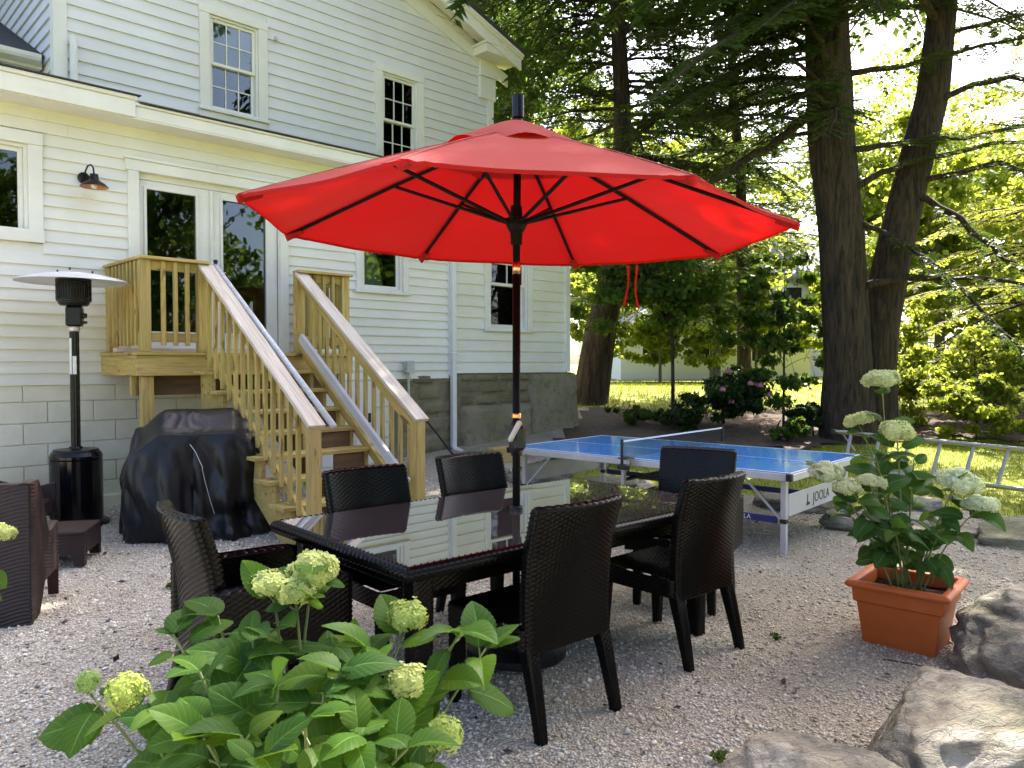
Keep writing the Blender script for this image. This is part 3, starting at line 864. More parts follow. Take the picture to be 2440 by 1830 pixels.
heights = [.30, .27, .24, .20, .22, .15]
for hgt in heights:
    u = 5.9; lim = 7.02
    while u < lim - .05:
        w = random.uniform(.22, .48); ue = min(u + w, lim)
        if lim - ue < .14: ue = lim
        stone(u + .006, ue - .006, z + .005, z + hgt - .005, random.uniform(.03, .06), sf, sd); sd += 1
        u = ue
    z += hgt
# to the right of the downspout: some coursed stones above, a parged mass below
z = .86
for hgt in (.17, .17, .13):
    u = 7.02
    while u < 8.35:
        w = random.uniform(.25, .55); ue = min(u + w, 8.4)
        if 8.4 - ue < .15: ue = 8.4
        stone(u + .005, ue - .005, z + .004, z + hgt - .004, random.uniform(.035, .06), sf, sd); sd += 1
        u = ue
    z += hgt
stone(7.02, 8.43, -.1, .87, .085, sf, 301, 26, 18, 'parged_stone', slant=.03)
stone(8.40, 9.46, -.1, 1.325, .10, sf, 302, 24, 26, 'parged_stone', slant=.06)
def endst(s, t):
    y = -.08 - .06 * (1.33 - (-.1 + 1.43 * t)) * (1 - s) + s * 1.9
    zq = -.1 + 1.43 * t
    return (9.44 - .14 * t + .05 * noise.noise(Vector((y * 3, zq * 3, 4))), y, zq)
MB().add(gridsurf(endst, 16, 14), smooth=True).build('parged_stone', M['fieldstone'], HOUSE)

# downspout, vent pipe
dsp = MB()
dsp.add(cbox(6.795, 6.868, -.115, -.05, .30, 3.70, .006)).build('downspout', M['white_plastic'], HOUSE)
MB().add(tube([(6.832, -.082, .34), (6.838, -.10, .29), (6.86, -.17, .255), (6.875, -.23, .245)], .037, 10)).build('downspout_shoe', M['white_plastic'], HOUSE)
MB().add(cbox(6.785, 6.878, -.12, -.022, 1.60, 1.625)).add(cbox(6.785, 6.878, -.12, -.022, 3.1, 3.125)).build('downspout_strap', M['white_plastic'], HOUSE)
MB().add(tube([(2.662, 1.90, 4.2), (2.662, 1.90, 5.34)], .042, 14)).add(tube([(2.662, 1.90, 4.25), (2.662, 1.90, 4.42)], .055, 14)).build('vent_pipe', M['white_plastic'], HOUSE)
MB().add(cbox(5.245, 5.285, 1.935, 1.985, 6.06, 6.11)).add(tube([(5.265, 1.96, 6.06), (5.275, 1.92, 6.03)], .012, 8)).build('wall_hook', M['galv'], HOUSE)

# ------------------------------------------------------------------ wall lamp
L0 = empty('wall_lamp', hw(2.275, -.02, 3.17), HA, 'black gooseneck barn lamp on the wall beside the double door', 'lamp')
MB().add(lathe([(.0, 0), (.055, 0), (.055, .018), (.035, .03), (.0, .03)], 20), M=Matrix.Translation((-.045, 0, .10)) @ Matrix.Rotation(R(90), 4, 'X')).build('wall_plate', M['black_metal'], L0)
pts = [(-.045, -.02, .10), (-.04, -.05, .16), (-.03, -.085, .205), (-.012, -.13, .212), (.0, -.155, .18), (.004, -.165, .115)]
MB().add(tube(pts, .008, 10), smooth=True).build('gooseneck', M['black_metal'], L0)
MB().add(lathe([(.036, .118), (.040, .075), (.052, .055), (.095, .03), (.122, .0), (.125, -.006), (.121, -.006), (.093, .024), (.05, .046), (.034, .06)], 32, False), smooth=True).build('lamp_shade', M['black_metal'], L0, (.004, -.165, 0))
MB().add(lathe([(.118, -.004), (.092, .021), (.049, .043), (.0, .05)], 32, False), smooth=True).build('shade_lining', M['lamp_inner'], L0, (.004, -.165, 0))
MB().add(lathe([(.001, -.022), (.02, -.018), (.03, .0), (.03, .015), (.018, .04), (.014, .05)], 20), smooth=True).build('bulb', M['bulb'], L0, (.004, -.165, 0))

# ------------------------------------------------------------------ junction box + leaning pole
J = empty('junction_box', hw(6.07, -.03, 1.33), HA, 'grey electrical box on the siding above the stone foundation', 'electrical box')
MB().add(cbox(-.055, .055, -.09, .02, .02, .17, .008)).build('box_body', M['grey_box'], J)
MB().add(cbox(-.06, .06, -.10, -.091, .015, .175, .004)).build('box_cover', M['grey_box'], J)
MB().add(tube([(.0, -.04, .02), (.0, -.045, -.25), (.02, -.06, -.55)], .016, 8)).build('conduit', M['grey_box'], J)
pp = [hw(5.62, -.22, 1.30), hw(5.9, -.32, 1.0), hw(6.22, -.5, .55), hw(6.5, -.62, .14)]
po = MB().add(tube(pp, [.012, .014, .014, .018], 8)).build('garden_pole', M['black_plastic'])
tag(po, 'thin black pole leaning against the stone foundation by the stairs', 'pole')

# ------------------------------------------------------------------ deck and staircase
ST = empty('deck_staircase', hw(0, 0, 0), HA, 'new wooden porch landing with railed staircase up to the double door', 'staircase')
LB = M['lumber']; CAPM = M['weathered_cap']
DZ = 1.575
# rim joists, decking
bar((2.36, -1.03, DZ - .125), (4.60, -1.03, DZ - .125), .038, .185, 'rim_joist', LB, ST)
bar((2.38, -1.008, DZ - .125), (2.38, -.04, DZ - .125), .038, .185, 'rim_joist', LB, ST)
bar((4.58, -1.008, DZ - .125), (4.58, -.04, DZ - .125), .038, .185, 'rim_joist', LB, ST)
for i in range(7):
    y = -1.075 + i * .148
    bar((2.345, y + .07, DZ - .016), (4.615, y + .07, DZ - .016), .140, .030, 'deck_board', LB, ST)
bar((2.42, -.86, DZ - .31), (4.54, -.86, DZ - .31), .038, .18, 'beam', M['riser_wood'], ST)
def post(u, v, z0, z1, w=.09, nm='post'):
    return bar((u, v, z0), (u, v, z1), w, w, nm, LB, ST, .004, up=(0, 1, 0))
post(2.47, -.97, -.1, DZ - .22, .10); post(2.40, -.83, DZ - .40, DZ - .22, .05, 'brace')
post(4.48, -.97, -.1, DZ - .22, .09)
RT = 2.44
post(2.455, -.985, DZ, RT - .03); post(2.98, -.985, DZ, RT - .03); post(3.995, -.985, DZ, RT - .03); post(4.53, -.985, DZ, RT - .03)
post(2.455, -.06, DZ, RT - .03); post(4.53, -.06, DZ, RT - .03)
def rail(p0, p1, drop):
    (u0, v0, z0), (u1, v1, z1) = p0, p1
    a = Vector(p0); b = Vector(p1); d = (b - a).normalized()
    bar(a - Vector((0, 0, drop)), b - Vector((0, 0, drop)), .036, .085, 'rail', LB, ST)
for (a, b) in (((2.50, -.985), (2.935, -.985)), ((4.04, -.985), (4.485, -.985)), ((2.455, -.94), (2.455, -.105)), ((4.53, -.94), (4.53, -.105))):
    bar((*a, RT - .075), (*b, RT - .075), .036, .086, 'rail', LB, ST)
    bar((*a, DZ + .135), (*b, DZ + .135), .036, .086, 'rail', LB, ST)
    n = 3 if abs(a[0] - b[0]) > .1 else 8
    for i in range(n):
        t = (i + 1) / (n + 1) if n == 3 else (i + .5) / n
        x = a[0] + (b[0] - a[0]) * t; y = a[1] + (b[1] - a[1]) * t
        ox, oy = ((0, -.036) if abs(a[0] - b[0]) > .1 else ((-.036 if a[0] < 3 else .036), 0))
        bar((x + ox, y + oy, DZ + .06), (x + ox, y + oy, RT - .036), .036, .036, 'baluster', LB, ST, .003, up=(0, 1, 0))
bar((2.395, -1.0, RT - .014), (3.03, -1.0, RT - .014), .14, .028, 'cap_board', LB, ST)
bar((3.95, -1.0, RT - .014), (4.60, -1.0, RT - .014), .14, .028, 'cap_board', LB, ST)
bar((2.455, -.929, RT - .0142), (2.455, -.01, RT - .0142), .13, .028, 'cap_board', LB, ST)
bar((4.53, -.929, RT - .0142), (4.53, -.01, RT - .0142), .13, .028, 'cap_board', LB, ST)
# flight: 8 treads
NT_, RISE, RUN = 8, .1765, .247
for i in range(NT_):
    z = DZ - RISE * (i + 1); v = -1.05 - RUN * i
    for k in range(2):
        bar((2.86, v - .068 - k * .138, z - .016), (4.06, v - .068 - k * .138, z - .016), .132, .032, 'tread', LB, ST)
# sawtooth stringers
for (u, nm_) in ((2.95, 'stringer'), (3.47, 'stringer'), (3.96, 'stringer')):
    poly = []
    v = -1.052
    for i in range(NT_):
        z = DZ - RISE * (i + 1) - .033
        poly.append((v, z)); poly.append((v - RUN, z)); v -= RUN
    poly.append((v, -.06)); poly.append((v + .30, -.06)); poly.append((-1.052, DZ - RISE - .035 - .31))
    me = MB().add(prism(poly, u - .019, u + .019, 'x')).build(nm_, LB, ST)
# dark risers are open: a kick board on the right stringer side
for i in range(2, NT_ - 1):
    z = DZ - RISE * (i + 1) - .034; v = -1.05 - RUN * i
    bar((3.62, v - .236, z - .075), (3.935, v - .236, z - .075), .018, .14, 'riser_block', M['riser_wood'], ST)
# newel posts, sloped rails, caps and balusters
slope = (1.0 - 2.43) / (3.03 - 1.06)
for u, side in ((3.0, -1), (4.0, 1)):
    post(u, -3.02, -.08, .985)
    a = Vector((u, -1.02, 2.40)); b = Vector((u, -3.075, .985))
    bar(a, b, .145, .030, 'cap_board', CAPM, ST)
    bar(a - Vector((0, .0, .075)), b - Vector((0, -.055, .105)), .036, .085, 'rail', LB, ST)
    bar(a - Vector((0, .02, .80)), b - Vector((0, -.1, .82)), .036, .085, 'rail', LB, ST)
    n = 13
    for i in range(n):
        v = -1.12 - (3.02 - 1.12 - .10) * (i + .5) / n
        zt = 2.40 + (v + 1.02) * (2.40 - .985) / (3.075 - 1.02)
        bar((u + side * .036, v, zt - .86), (u + side * .036, v, zt - .035), .034, .034, 'baluster', LB, ST, .003, up=(0, 1, 0))
h = MB().add(tube([hwl for hwl in ((3.13, -.93, 2.42), (3.13, -3.10, .985))], .026, 12), smooth=True).build('handrail', M['grey_rail'], ST)
MB().add(tube([(3.13, -.95, 2.44), (3.13, -.945, 2.47)], [.02, .022], 10)).build('rail_knob', M['black_metal'], ST)
bar((3.90, -1.19, 1.735), (3.90, -3.0, .445), .04, .09, 'handrail', M['grey_rail'], ST)
for v in (-1.5, -2.3, -2.8):
    z = 2.42 + (v + .93) * (2.42 - .985) / 2.17
    bar((3.06, v, z - .03), (3.13, v, z - .02), .02, .012, 'bracket', M['black_metal'], ST)
# a white board stored on the landing
wb = MB().add(cbox(-.42, .42, -.05, .05, -.02, .02)).build('white_board', M['weathered_cap'], None, hw(2.75, -.55, DZ + .022), (0, 0, HA))
tag(wb, 'pale loose board lying on the porch landing behind the balusters', 'board')
# ------------------------------------------------------------------ woven resin furniture
def rrect(hx, hy, r, s):
    """point and normal at fraction s of a rounded rectangle's outline"""
    r = min(r, hx * .98, hy * .98)
    a = 2 * (hx - r); b = 2 * (hy - r); q = math.pi * r / 2
    P = 2 * a + 2 * b + 4 * q
    d = (s % 1.0) * P
    # start at middle of the -y side, counter-clockwise
    parts = [('l', (0, -hy), (1, 0), a / 2, (0, -1)), ('c', (hx - r, -hy + r), -90), ('l', (hx, -hy + r), (0, 1), b, (1, 0)), ('c', (hx - r, hy - r), 0),
             ('l', (hx - r, hy), (-1, 0), a, (0, 1)), ('c', (-hx + r, hy - r), 90), ('l', (-hx, hy - r), (0, -1), b, (-1, 0)), ('c', (-hx + r, -hy + r), 180),
             ('l', (-hx + r, -hy), (1, 0), a / 2, (0, -1))]
    for p in parts:
        L = p[3] if p[0] == 'l' else q
        if d <= L + 1e-9:
            if p[0] == 'l':
                return p[1][0] + p[2][0] * d, p[1][1] + p[2][1] * d, p[4][0], p[4][1]
            an = R(p[2]) + d / r
            return p[1][0] + r * math.cos(an), p[1][1] + r * math.sin(an), math.cos(an), math.sin(an)
        d -= L
    return 0, -hy, 0, -1

def woven_loft(sec, length, perim, pt=.0100, pp=.021, amp=.0060, cap=True, caprise=.012, rad=.012):
    """sec(t) -> (centre Vector, ax Vector, ay Vector, hx, hy, bend); strands run round, over and under stakes"""
    rows = 2 * max(2, round(length / pt)); cols = 4 * max(2, round(perim / (2 * pp)))
    v = []; f = []
    for i in range(rows + 1):
        t = i / rows
        c, ax, ay, hx, hy, bend = sec(t)
        st = (i - 1) // 2
        for j in range(cols):
            x, y, nx, ny = rrect(hx, hy, rad, j / cols)
            k = j % 4; over = (1, 0, -1, 0)[k] * (1 if st % 2 == 0 else -1)
            d = amp * ((.60 + .40 * over) if i % 2 == 1 else 0)
            x += nx * d; y += ny * d
            y += bend * (x / hx) ** 2
            v.append(c + ax * x + ay * y)
    for i in range(rows):
        for j in range(cols):
            a = i * cols + j; b = i * cols + (j + 1) % cols
            f.append((a, b, b + cols, a + cols))
    if cap:
        n0 = rows * cols
        c, ax, ay, hx, hy, bend = sec(1.0); up = (sec(1.0)[0] - sec(.98)[0]).normalized()
        prev = n0
        rings = ((.86, .75), (.62, 1.0), (.34, .82), (.12, 1.0))
        for sc, hgt in rings:
            st = len(v)
            for j in range(cols):
                x, y, nx, ny = rrect(hx, hy, rad, j / cols)
                x = x - math.copysign(min(abs(x), hy * (1 - sc)), x); y *= sc
                rip = 1 + .25 * (1 if (j // 2) % 2 else -1)
                v.append(c + ax * x + ay * (y + bend * (x / hx) ** 2) + up * caprise * hgt * rip)
            for j in range(cols):
                a = prev + j; b = prev + (j + 1) % cols; e = st + j; g = st + (j + 1) % cols
                f.append((a, b, g, e))
            prev = st
        f.append(tuple(prev + j for j in range(cols)))
        f.append(tuple(range(cols - 1, -1, -1)))
    return v, f

def woven_panel(hx, hy, z, pt=.0105, pp=.021, amp=.0042):
    rows = 2 * round(2 * hy / pt); cols = 4 * round(2 * hx / (2 * pp))
    v = []; f = []
    for i in range(rows + 1):
        for j in range(cols + 1):
            over = (1, 0, -1, 0)[j % 4] * (1 if ((i - 1) // 2) % 2 == 0 else -1)
            d = amp * ((.6 + .4 * over) if i % 2 else 0)
            x = -hx + 2 * hx * j / cols; y = -hy + 2 * hy * i / rows
            v.append((x, y, z + d - .012 * (1 - (x / hx) ** 2) * (1 - (y / hy) ** 2)))
    n = cols + 1
    for i in range(rows):
        for j in range(cols):
            a = i * n + j; f.append((a, a + 1, a + n + 1, a + n))
    return v, f

X_, Y_, Z_ = Vector((1, 0, 0)), Vector((0, 1, 0)), Vector((0, 0, 1))
def chair_meshes():
    W = {}
    def back(t):
        z = .33 + .575 * t
        y = -.235 - .035 * t - .10 * max(0, t - .15) ** 1.6
        return Vector((0, y, z)), X_, Y_, .232 + .010 * t, .030 - .004 * t, .045 * min(1, t * 1.5)
    W['backrest'] = MB().add(woven_loft(back, .60, 1.10, caprise=.010, rad=.016), smooth=True).mesh('backrest')
    def seat(t):
        return Vector((0, 0, .345 + .085 * t)), X_, Y_, .252, .245, 0
    W['seat_apron'] = MB().add(woven_loft(seat, .085, 2.0, rad=.03, cap=False), smooth=True).mesh('seat_apron')
    W['seat'] = MB().add(woven_panel(.247, .240, .434), smooth=True).mesh('seat')
    for nm, (x0, y0, x1, y1) in {'fl': (-.215, .205, -.225, .215), 'fr': (.215, .205, .225, .215), 'rl': (-.205, -.225, -.215, -.315), 'rr': (.205, -.225, .215, -.315)}.items():
        def leg(t, a=(x0, y0, x1, y1)):
            return Vector((a[2] + (a[0] - a[2]) * t, a[3] + (a[1] - a[3]) * t ** 1.15, .37 * t)), X_, Y_, .020 + .011 * t, .020 + .011 * t, 0
        W['leg_' + nm] = MB().add(woven_loft(leg, .37, .21, pt=.0105, pp=.0155, cap=False, rad=.008, amp=.0032), smooth=True).mesh('leg')
    for s, nm in ((-1, 'l'), (1, 'r')):
        def arm(t, s=s):
            return Vector((s * .268, -.01, .345 + .30 * t)), X_, Y_, .026, .262, 0
        W['arm_' + nm] = MB().add(woven_loft(arm, .30, 1.12, rad=.016, caprise=.014), smooth=True).mesh('armrest')
    return W
CH = chair_meshes()
def make_chair(loc, rz, label, arms=False, nm='dining_chair'):
    c = empty(nm, (loc[0], loc[1], gz(*loc) + .012), rz, label, 'chair', 'wicker chairs around the glass table')
    link('backrest', CH['backrest'], M['wicker'], c)
    link('seat', CH['seat'], M['wicker'], c)
    link('seat_apron', CH['seat_apron'], M['wicker'], c)
    for k in ('fl', 'fr', 'rl', 'rr'): link('leg', CH['leg_' + k], M['wicker'], c)
    if arms:
        for k in 'lr': link('armrest', CH['arm_' + k], M['wicker'], c)
    return c
TA = R(41.5)
make_chair((.065, 3.265), TA, 'black wicker chair nearest the camera, its back turned to us')
make_chair((.785, 3.95), TA, 'black wicker chair back turned to us, nearer the blue table tennis table')
make_chair((-.565, 3.77), TA + math.pi, 'black wicker chair across the table in front of the staircase')
make_chair((-.055, 4.37), TA + math.pi, 'black wicker chair across the table below the white downspout')
make_chair((-1.0, 3.055), R(-51.7), 'black wicker armchair at the left end of the table before the covered grill', True, 'dining_armchair')
cD = make_chair((1.05, 4.66), R(151), 'black wicker armchair at the far end of the table by the net', True, 'dining_armchair')
cu = MB()
cu.add(cbox(-.225, .225, -.20, .22, 0, .05, .018), smooth=True)
cuo = cu.build('seat_cushion', M['cushion'], None, (1.05, 4.66, .462), (0, 0, R(151)))
tag(cuo, 'grey seat cushion on the armchair at the far table end', 'cushion')

# ------------------------------------------------------------------ dining table
T = empty('dining_table', (.015, 3.81, .012), TA, 'black wicker dining table with dark reflective glass top', 'table')
HXT, HYT = 1.02, .57
def rim_side(p0, p1, nrm, name):
    """half round woven rim along one side"""
    p0 = Vector(p0); p1 = Vector(p1); L = (p1 - p0).length; d = (p1 - p0).normalized(); nrm = Vector(nrm)
    n = 2 * round(L / .0145); prof = 10
    v = []; f = []
    for i in range(n + 1):
        s = i / n
        for j in range(prof + 1):
            a = -math.pi * .58 + math.pi * 1.10 * j / prof
            over = (1 if ((i // 2) % 2 == 0) else -1) * (1 if (j // 3) % 2 == 0 else -1)
            r_ = .0275 + (.0046 * (.7 + .3 * over) if i % 2 else -.0010)
            off = nrm * (r_ * math.cos(a)) + Z_ * (r_ * 1.05 * math.sin(a))
            # mitre
            m = r_ * math.cos(a)
            q = p0 + d * (-m + (L + 2 * m) * s)
            v.append(q + off)
    k = prof + 1
    for i in range(n):
        for j in range(prof):
            a = i * k + j; f.append((a, a + k, a + k + 1, a + 1))
    MB().add((v, f), smooth=True).build(name, M['wicker'], T)
zr = .698
ix, iy = HXT - .028, HYT - .028
rim_side((-ix, -iy, zr), (ix, -iy, zr), (0, -1, 0), 'woven_rim')
rim_side((ix, -iy, zr), (ix, iy, zr), (1, 0, 0), 'woven_rim')
rim_side((ix, iy, zr), (-ix, iy, zr), (0, 1, 0), 'woven_rim')
rim_side((-ix, iy, zr), (-ix, -iy, zr), (-1, 0, 0), 'woven_rim')
MB().add(box(-ix, ix, -iy, iy, .68, .715)).build('table_frame', M['black_plastic'], T)
hole = .028
gl = MB()
gx0, gy0 = ix + .004, iy + .004
N = 24
outer = []; inner = []
for k in range(N):
    a = 2 * math.pi * k / N
    inner.append((hole * math.cos(a), hole * math.sin(a)))
    c, s = math.cos(a), math.sin(a); tt = min(gx0 / abs(c) if abs(c) > 1e-6 else 9, gy0 / abs(s) if abs(s) > 1e-6 else 9)
    outer.append((c * tt, s * tt))
# insert true corners
full = []
for k in range(N):
    full.append((outer[k], inner[k]))
v = []; f = []
ZT, ZB = .728, .722
for o_, i_ in full:
    v += [(o_[0], o_[1], ZT), (i_[0], i_[1], ZT), (o_[0], o_[1], ZB), (i_[0], i_[1], ZB)]
for k in range(N):
    a = k * 4; b = ((k + 1) % N) * 4
    f += [(a, b, b + 1, a + 1), (a + 2, a + 3, b + 3, b + 2), (a, a + 2, b + 2, b), (a + 1, b + 1, b + 3, a + 3)]
    # corner fill
    pa, pb = outer[k], outer[(k + 1) % N]
    if abs(abs(pa[0]) - gx0) < 1e-6 and abs(abs(pb[1]) - gy0) < 1e-6 and abs(abs(pb[0]) - gx0) > 1e-6 or abs(abs(pa[1]) - gy0) < 1e-6 and abs(abs(pb[0]) - gx0) < 1e-6 and abs(abs(pa[0]) - gx0) > 1e-6:
        cx = math.copysign(gx0, (pa[0] + pb[0])); cy = math.copysign(gy0, (pa[1] + pb[1]))
        c0 = len(v); v += [(cx, cy, ZT), (cx, cy, ZB)]
        f += [(a, c0, b), (a + 2, b + 2, c0 + 1), (a, a + 2, c0 + 1, c0), (c0, c0 + 1, b + 2, b)]
MB().add((v, f)).build('glass_top', M['table_glass'], T)
for sx in (-1, 1):
    for sy in (-1, 1):
        def leg(t, sx=sx, sy=sy):
            return Vector((sx * (HXT - .13), sy * (HYT - .12), .67 * t)), X_, Y_, .036 + .008 * t, .036 + .008 * t, 0
        MB().add(woven_loft(leg, .67, .32, pt=.010, pp=.016, cap=False), smooth=True).build('leg', M['wicker'], T)
for (x0, x1, y0, y1) in ((-.83, .83, -.45, -.42), (-.83, .83, .42, .45), (-.89, -.86, -.39, .39), (.86, .89, -.39, .39)):
    def ap(t, q=(x0, x1, y0, y1)):
        return Vector(((q[0] + q[1]) / 2, (q[2] + q[3]) / 2, .585 + .09 * t)), X_, Y_, (q[1] - q[0]) / 2, (q[3] - q[2]) / 2, 0
    MB().add(woven_loft(ap, .09, 2 * ((x1 - x0) + (y1 - y0)), cap=False, rad=.006), smooth=True).build('apron', M['wicker'], T)

# ------------------------------------------------------------------ parasol
UX, UY = .022, 3.82
U = empty('patio_umbrella', (UX, UY, .012), 0, 'open red patio umbrella with black ribs standing through the dining table', 'umbrella')
TILT = .032
AP, RIM, RR = 2.60, 2.122, 1.315
def rib_z(t): return AP - (AP - RIM) * (t ** 1.12)
def shear(p): return (p[0], p[1], p[2] - TILT * p[0])
MB().add(tube([(0, 0, .0), (0, 0, 1.90)], .0195, 20), smooth=True).build('pole', M['pole_black'], U)
MB().add(tube([(0, 0, 1.955), (0.006, 0, 2.58)], .0185, 20), smooth=True).build('pole', M['pole_black'], U)
MB().add(tube([(0, 0, 1.90), (0, 0, 1.962)], .0205, 20), smooth=True).build('copper_collar', M['copper'], U)
MB().add(tube([(0.008, 0, 2.58), (0.008, 0, 2.66), (.008, 0, 2.668), (.008, 0, 2.775)], [.022, .022, .030, .030], 20)).build('finial', M['black_gloss'], U)
MB().add(lathe([(.028, 2.045), (.030, 2.10), (.040, 2.115), (.052, 2.14), (.052, 2.175), (.03, 2.18), (.028, 2.235)], 16)).build('hub', M['pole_black'], U)
MB().add(lathe([(.045, 2.50), (.048, 2.53), (.02, 2.54)], 16)).build('crown_hub', M['black_plastic'], U, (.006, 0, 0))
MB().add(lathe([(.19, 0), (.25, .012), (.25, .05), (.21, .075), (.05, .09), (.035, .12), (.03, .32), (.0, .32)], 28)).build('base', M['black_plastic'], U)
MB().add(tube([(.03, 0, .27), (.075, 0, .27)], .02, 10)).build('base_knob', M['black_plastic'], U)
MB().add(lathe([(.022, .722), (.034, .724), (.034, .744), (.026, .75), (.022, .75)], 20)).build('table_ring', M['black_plastic'], U)
# crank
ck = MB().add(lathe([(.026, 1.00), (.036, 1.04), (.040, 1.09), (.038, 1.14), (.026, 1.17)], 16), smooth=True)
ck.add(cbox(-.012, .046, -.05, .0, 1.03, 1.15, .012)).build('crank_housing', M['black_plastic'], U)
cko = MB().add(cbox(-.013, .013, -.012, .012, 0, .115, .008))
cko.build('crank_handle', M['handle_grey'], U, (-.035, -.055, 1.075), (0, R(28), 0))
MB().add(lathe([(.022, 1.185), (.0245, 1.19), (.0245, 1.205), (.022, 1.21)], 16)).build('copper_collar', M['copper'], U)
# eight fabric panels, sagging between the ribs
ANG = [R(27.5 + 45 * k) for k in range(8)]
def canopy(k, t, s):
    a0, a1 = ANG[k], ANG[k] + R(45)
    r = RR * t
    p0 = Vector((math.cos(a0) * r, math.sin(a0) * r)); p1 = Vector((math.cos(a1) * r, math.sin(a1) * r))
    p = p0.lerp(p1, s)
    sag = math.sin(math.pi * s)
    inn = 1 - .012 * sag * t * t                       # rim edge hollows inwards
    p *= inn
    z = rib_z(t) - .022 * sag * t * (1.12 - t) * 1.8 - .004 * sag * t ** 3
    z += .003 * math.sin(9 * s + 3 * k) * math.sin(math.pi * s) * t * t
    ed = min(s, 1 - s)
    z += .0045 * math.sin(70 * s * (1 + .1 * k) + 5 * t) * math.exp(-(ed / .10) ** 2) * smooth01((t - .72) / .25) * smooth01(ed / .02)
    return p.x, p.y, z
for k in range(8):
    def fn(s, t, k=k):
        return shear(canopy(k, .10 + .90 * t, s))
    pm = MB().add(gridsurf(fn, 36, 26), smooth=True)
    def hem(s, t, k=k):
        x, y, z = canopy(k, 1.0, s)
        sc = 1 - .004 * t
        return shear((x * sc, y * sc, z - .014 * t))
    pm.add(gridsurf(hem, 36, 1), smooth=True)
    pm.build('canopy_panel', M['red_fabric'], U)
# vent cap, ruffled edge
def vent(s, t):
    a = 2 * math.pi * s
    r = .02 + .38 * t
    z = AP + .052 - .185 * t ** 1.2 + .014 * t ** 4 * math.cos(8 * (a - R(27.5))) * -1 + .008 * t ** 4 * math.sin(5 * a + 1)
    return shear((r * math.cos(a), r * math.sin(a), z))
MB().add(gridsurf(vent, 64, 10), smooth=True).build('vent_cap', M['red_fabric'], U)
for k in range(8):
    c, s = math.cos(ANG[k]), math.sin(ANG[k])
    def pt(t, dz=-.018): return Vector(shear((c * RR * t, s * RR * t, rib_z(t) + dz)))
    rb = MB()
    rb.add(tube([pt(.04), pt(.25), pt(.5), pt(.75), pt(.985, -.014)], .0095, 6))
    rb.build('rib', M['pole_black'], U)
    hub = Vector((c * .048, s * .048, 2.155))
    MB().add(tube([hub, pt(.50, -.026)], .0095, 6)).build('strut', M['pole_black'], U)
    tv = Vector((-s, c, 0)) * .007
    def seam(a_, t_, tv=tv, pt=pt): return pt(.11 + .885 * t_, .0022 + .0016 * math.sin(math.pi * a_)) + tv * (2 * a_ - 1)
    MB().add(gridsurf(seam, 3, 16), smooth=True).build('seam', M['red_seam'], U)
    e = pt(.995, -.012); i_ = pt(.92, -.016); sd = Vector((-s, c, 0))
    vv = [i_ + sd * .022 + Vector((0, 0, -.012)), i_ - sd * .022 + Vector((0, 0, -.012)), e - sd * .026, e + sd * .026, e + Vector((0, 0, -.03)), i_ + Vector((0, 0, -.026)), e + Vector((c * .012, s * .012, .006))]
    MB().add((vv, [(0, 5, 4, 3), (5, 1, 2, 4), (0, 1, 5), (3, 4, 6), (4, 2, 6)])).build('tip_pocket', M['red_fabric'], U)
# tie ribbons on the far right panel
e = canopy(1, 1.0, .42)
x, y, z = shear(canopy(0, 1.0, .58))
for dx, L, sw in ((-.01, .25, .02), (.035, .27, -.01)):
    def rb_(s, t, dx=dx, L=L, sw=sw):
        return (x + dx + (s - .5) * .018 * (1 - .4 * math.sin(3 * t)) - sw * t + .008 * math.sin(5 * t + dx * 50), y - .02 * t + .006 * math.sin(4 * t), z - .02 - L * t)
    MB().add(gridsurf(rb_, 2, 14), smooth=True).build('tie_ribbon', M['red_fabric'], U)

# ------------------------------------------------------------------ patio heater
PH = empty('patio_heater', (-3.90, 6.86, .015), R(20), 'black mushroom patio heater with silver hood against the block wall', 'heater')
MB().add(lathe([(.24, 0), (.262, .012), (.262, .045), (.235, .06), (.215, .065)], 40), smooth=False).build('base_plate', M['black_metal'], PH)
MB().add(lathe([(.205, .066), (.212, .075), (.212, .60), (.205, .605), (.212, .612), (.212, .635), (.196, .668), (.185, .675)], 40), smooth=False).build('tank_housing', M['black_gloss'], PH)
MB().add(lathe([(.185, .676), (.18, .690), (.06, .70), (.05, .715), (.045, .715)], 40)).build('tank_lid', M['black_metal'], PH)
MB().add(cbox(-.002, .002, -.2135, -.2125, .08, .59)).build('door_seam', M['black_metal'], PH)
pol = MB()
for k in range(20):
    pass
v = []; f = []
n = 40
for zi, z in enumerate((.70, 1.78)):
    for k in range(n):
        a = 2 * math.pi * k / n; r = .0385 if k % 4 < 2 else .0345
        v.append((r * math.cos(a), r * math.sin(a), z))
for k in range(n): f.append((k, (k + 1) % n, n + (k + 1) % n, n + k))
MB().add((v, f)).build('fluted_pole', M['black_metal'], PH)
def strip(a0, a1, z0, z1, r=.0405):
    return gridsurf(lambda s, t: (r * math.cos(a0 + (a1 - a0) * s), r * math.sin(a0 + (a1 - a0) * s), z0 + (z1 - z0) * t), 6, 1)
MB().add(strip(R(-165), R(-115), 1.36, 1.68)).add(strip(R(-105), R(-60), 1.36, 1.52)).build('warning_sticker', M['white_plastic'], PH)
MB().add(lathe([(.042, 1.74), (.048, 1.75), (.048, 1.775), (.042, 1.785)], 24)).build('pole_ring', M['galv'], PH)
MB().add(cbox(-.06, .07, -.06, .06, 1.786, 1.96, .012)).build('control_box', M['black_metal'], PH)
MB().add(tube([(.07, -.02, 1.88), (.10, -.03, 1.88)], .022, 12)).add(tube([(.07, -.02, 1.82), (.105, -.03, 1.82)], .012, 12)).build('control_knob', M['black_plastic'], PH)
